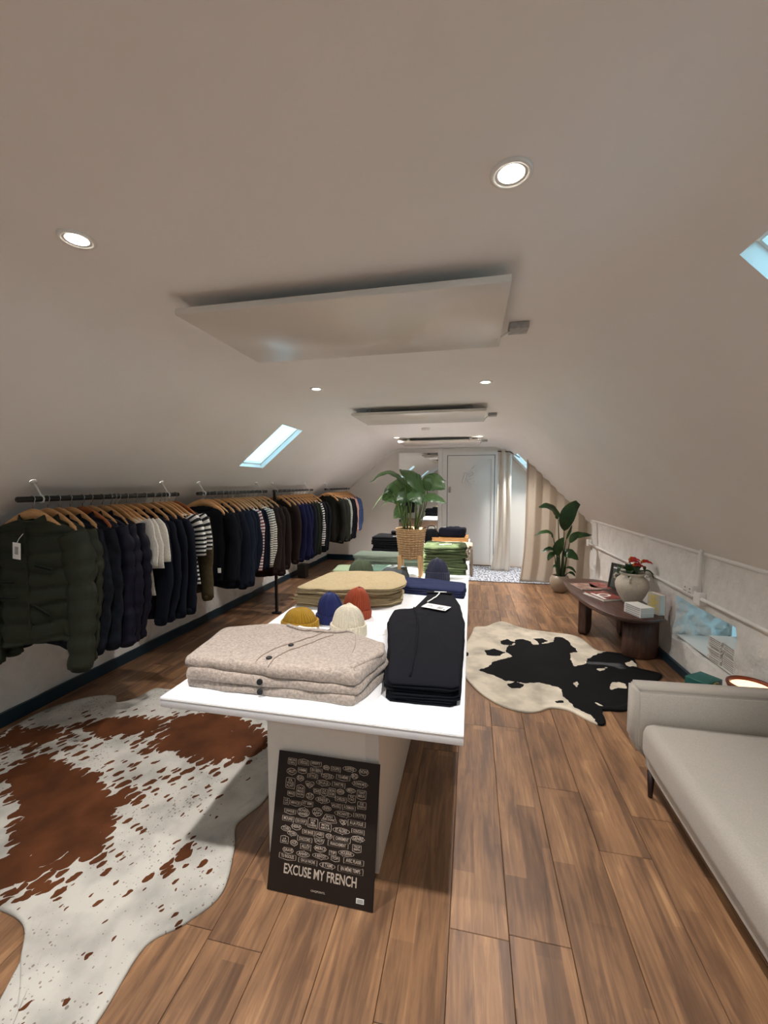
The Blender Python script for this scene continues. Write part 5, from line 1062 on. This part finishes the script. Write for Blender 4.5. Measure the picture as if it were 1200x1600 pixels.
r1 = list(hang(0, [
 (1.675, PUF, 'dark olive quilted jacket with white tag', dict(m='green', rot=6, name='quilted_jacket')), (1.75, PUT, 'dark olive quilted jacket with gathered cuff', dict(m='green', rot=3, name='quilted_jacket', sleeve=.68)),
 (1.81, JK, 'charcoal navy checked wool overshirt', dict(m='furry', name='overshirt', dep=.032)), (1.875, JK, 'charcoal navy checked wool overshirt', dict(m='furry', name='overshirt', dep=.03)),
 (1.95, PUT, 'navy quilted jacket on a reddish hanger', dict(m='navypuff', red=True, name='quilted_jacket')), (2.005, PUT, 'navy quilted jacket', dict(m='navypuff', name='quilted_jacket', L_=.54)), (2.08, PUT, 'navy quilted jacket with drawcord hem', dict(m='navypuff', name='quilted_jacket')),
 (2.14, TEE, 'white short sleeved t-shirt', dict(m='white', name='t_shirt', cat='t-shirt')), (2.17, TEE, 'white short sleeved t-shirt', dict(m='white', name='t_shirt', cat='t-shirt', sleeve=.29)), (2.20, TEE, 'white short sleeved t-shirt', dict(m='white', name='t_shirt', cat='t-shirt', sleeve=.26)),
 (2.26, dict(JK, dep=.03), 'dark navy jacket with a raised collar', dict(m='navy')), (2.335, JK, 'dark navy jacket', dict(m='navy')), (2.415, JK, 'dark navy jacket with drawcords at its hem', dict(m='navy')), (2.49, JK, 'dark navy jacket', dict(m='navy')),
 (2.555, TEE, 'black and white striped t-shirt', dict(m='bw', name='t_shirt', cat='t-shirt', sleeve=.28)), (2.60, TEE, 'black and white striped t-shirt', dict(m='bw', name='t_shirt', cat='t-shirt', sleeve=.29)), (2.645, TEE, 'black and white striped t-shirt', dict(m='bw', name='t_shirt', cat='t-shirt', sleeve=.25)),
 (2.71, JK, 'brown olive corduroy overshirt', dict(m='olive', red=True, name='overshirt', L_=.58, sleeve=.62))]))
r2 = list(hang(1, [
 (3.02, dict(KN, dep=.03), 'black crew neck sweater with white label', dict(m='black', name='sweater', rot=18, L_=.6)), (3.065, KN, 'black crew neck sweater', dict(m='black', name='sweater')), (3.11, KN, 'black crew neck sweater', dict(m='black', name='sweater')),
 (3.21, JK, 'dark navy overshirt', dict(m='navy', name='overshirt')), (3.31, JK, 'slate navy overshirt', dict(m='slate', name='overshirt')), (3.39, SH, 'slate navy shirt', dict(m='slate', name='shirt', L_=.6)),
 (3.45, SH, 'slate navy shirt', dict(m='slate', name='shirt')), (3.50, KN, 'white jersey top with thin red stripes', dict(m='rw', name='jersey_top', cat='top', dep=.014)), (3.56, KN, 'dark blue sweater', dict(m='navy', name='sweater', dep=.016)),
 (3.62, KN, 'dark blue sweater with a small chest label', dict(m='navy', name='sweater', dep=.016)), (3.69, KN, 'cream jersey top with thin navy stripes', dict(m='breton', name='jersey_top', cat='top', dep=.016)), (3.75, KN, 'cream jersey top with thin navy stripes', dict(m='breton', name='jersey_top', cat='top', dep=.016)),
 (3.84, JK, 'dark chocolate jacket', dict(m='brown', L_=.64)), (3.93, JK, 'dark chocolate jacket', dict(m='brown', L_=.72, sleeve=.7)), (4.04, JK, 'dark chocolate jacket with long hem', dict(m='brown', L_=.66, sleeve=.66))]))
r3 = list(hang(2, [
 (4.36, JK, 'dark chocolate jacket', dict(m='brown', L_=.62)), (4.48, JK, 'deep royal navy jacket', dict(m='royal', L_=.62)), (4.60, JK, 'deep royal navy jacket', dict(m='royal')), (4.72, JK, 'deep royal navy jacket', dict(m='royal')),
 (4.82, JK, 'dark navy jacket', dict(m='navy')), (4.92, JK, 'dark forest green overshirt', dict(m='forest', name='overshirt')), (5.02, JK, 'dark forest green overshirt', dict(m='forest', name='overshirt')), (5.12, KN, 'black and white striped jersey top', dict(m='bw', name='jersey_top', cat='top')),
 (5.22, JK, 'near black wool jacket', dict(m='black')), (5.34, JK, 'near black wool jacket', dict(m='black'))]))
r4 = list(hang(3, [
 (6.03, JK, 'near black olive wool coat', dict(m='drab', L_=.66, name='coat')), (6.16, dict(JK, dep=.04), 'dark olive wool jacket facing forward', dict(m='drab', rot=20)), (6.28, JK, 'dark forest jacket', dict(m='forest')), (6.40, SH, 'grey and white striped shirt', dict(m='check', name='shirt')),
 (6.52, JK, 'black jacket', dict(m='black')), (6.64, JK, 'black jacket', dict(m='black', L_=.62)), (6.78, SH, 'dusty pink shirt', dict(m='pink', name='shirt')), (6.92, SH, 'mid blue denim shirt', dict(m='denim', name='shirt')), (7.06, SH, 'mid blue denim shirt nearest the end wall', dict(m='denim', name='shirt', L_=.58))]))
# features of the nearest jacket: neck lining, pockets, hem band, tag
g = r1[0]
MB().lathe([(.0001, -.150), (.07, -.146)], 24, sx=1, sy=.45).build('neck_lining', F['black'], g, True)
def slit(x, z, w_, tilt):
    mm = Matrix.Translation((x, -.066, z)) @ Matrix.Rotation(R(tilt), 4, 'Y'); mb = MB(); mb.box(-w_/2, w_/2, -.006, .004, -.007, .007, mm); mb.build('pocket_flap', F['green'], g); MB().box(-w_/2+.004, w_/2-.004, -.0075, -.005, -.0035, .002, mm).build('pocket_opening', F['black'], g)
slit(.11, -.34, .10, 12); slit(.09, -.56, .11, 28); slit(-.11, -.42, .12, 0); slit(-.11, -.50, .12, 0)
tg = tag(empty('price_tag', (RX-.015, 1.60, RZ-.215), R(6)), 'white price tag hanging on the nearest olive quilted jacket', 'price tag'); tg.rotation_euler = (R(4), R(8), R(6))
rbox('card', -.022, .022, -.001, .001, -.085, 0, .0006, M['paper'], tg, 1, smooth=False); MB().tube([(0, 0, -.004), (.006, .006, .02), (.016, .018, .045)], .0014, 5).build('string', M['paper'], tg); MB().box(-.010, .010, -.0014, -.001, -.06, -.02).build('print', M['galv'], tg)
g = r2[0]; MB().box(-.022, .022, -.030, -.028, -.172, -.158).build('neck_label', M['paper'], g); MB().box(.13, .155, -.058, -.052, -.66, -.62).build('hem_patch', M['paper'], g)
for e in (r1[6], r1[12]):
    for x in (.20, .235): MB().tube([(x, -.02, -.72), (x+.004, -.02, -.80)], .003, 6).build('drawcord', F['black'], e, True)
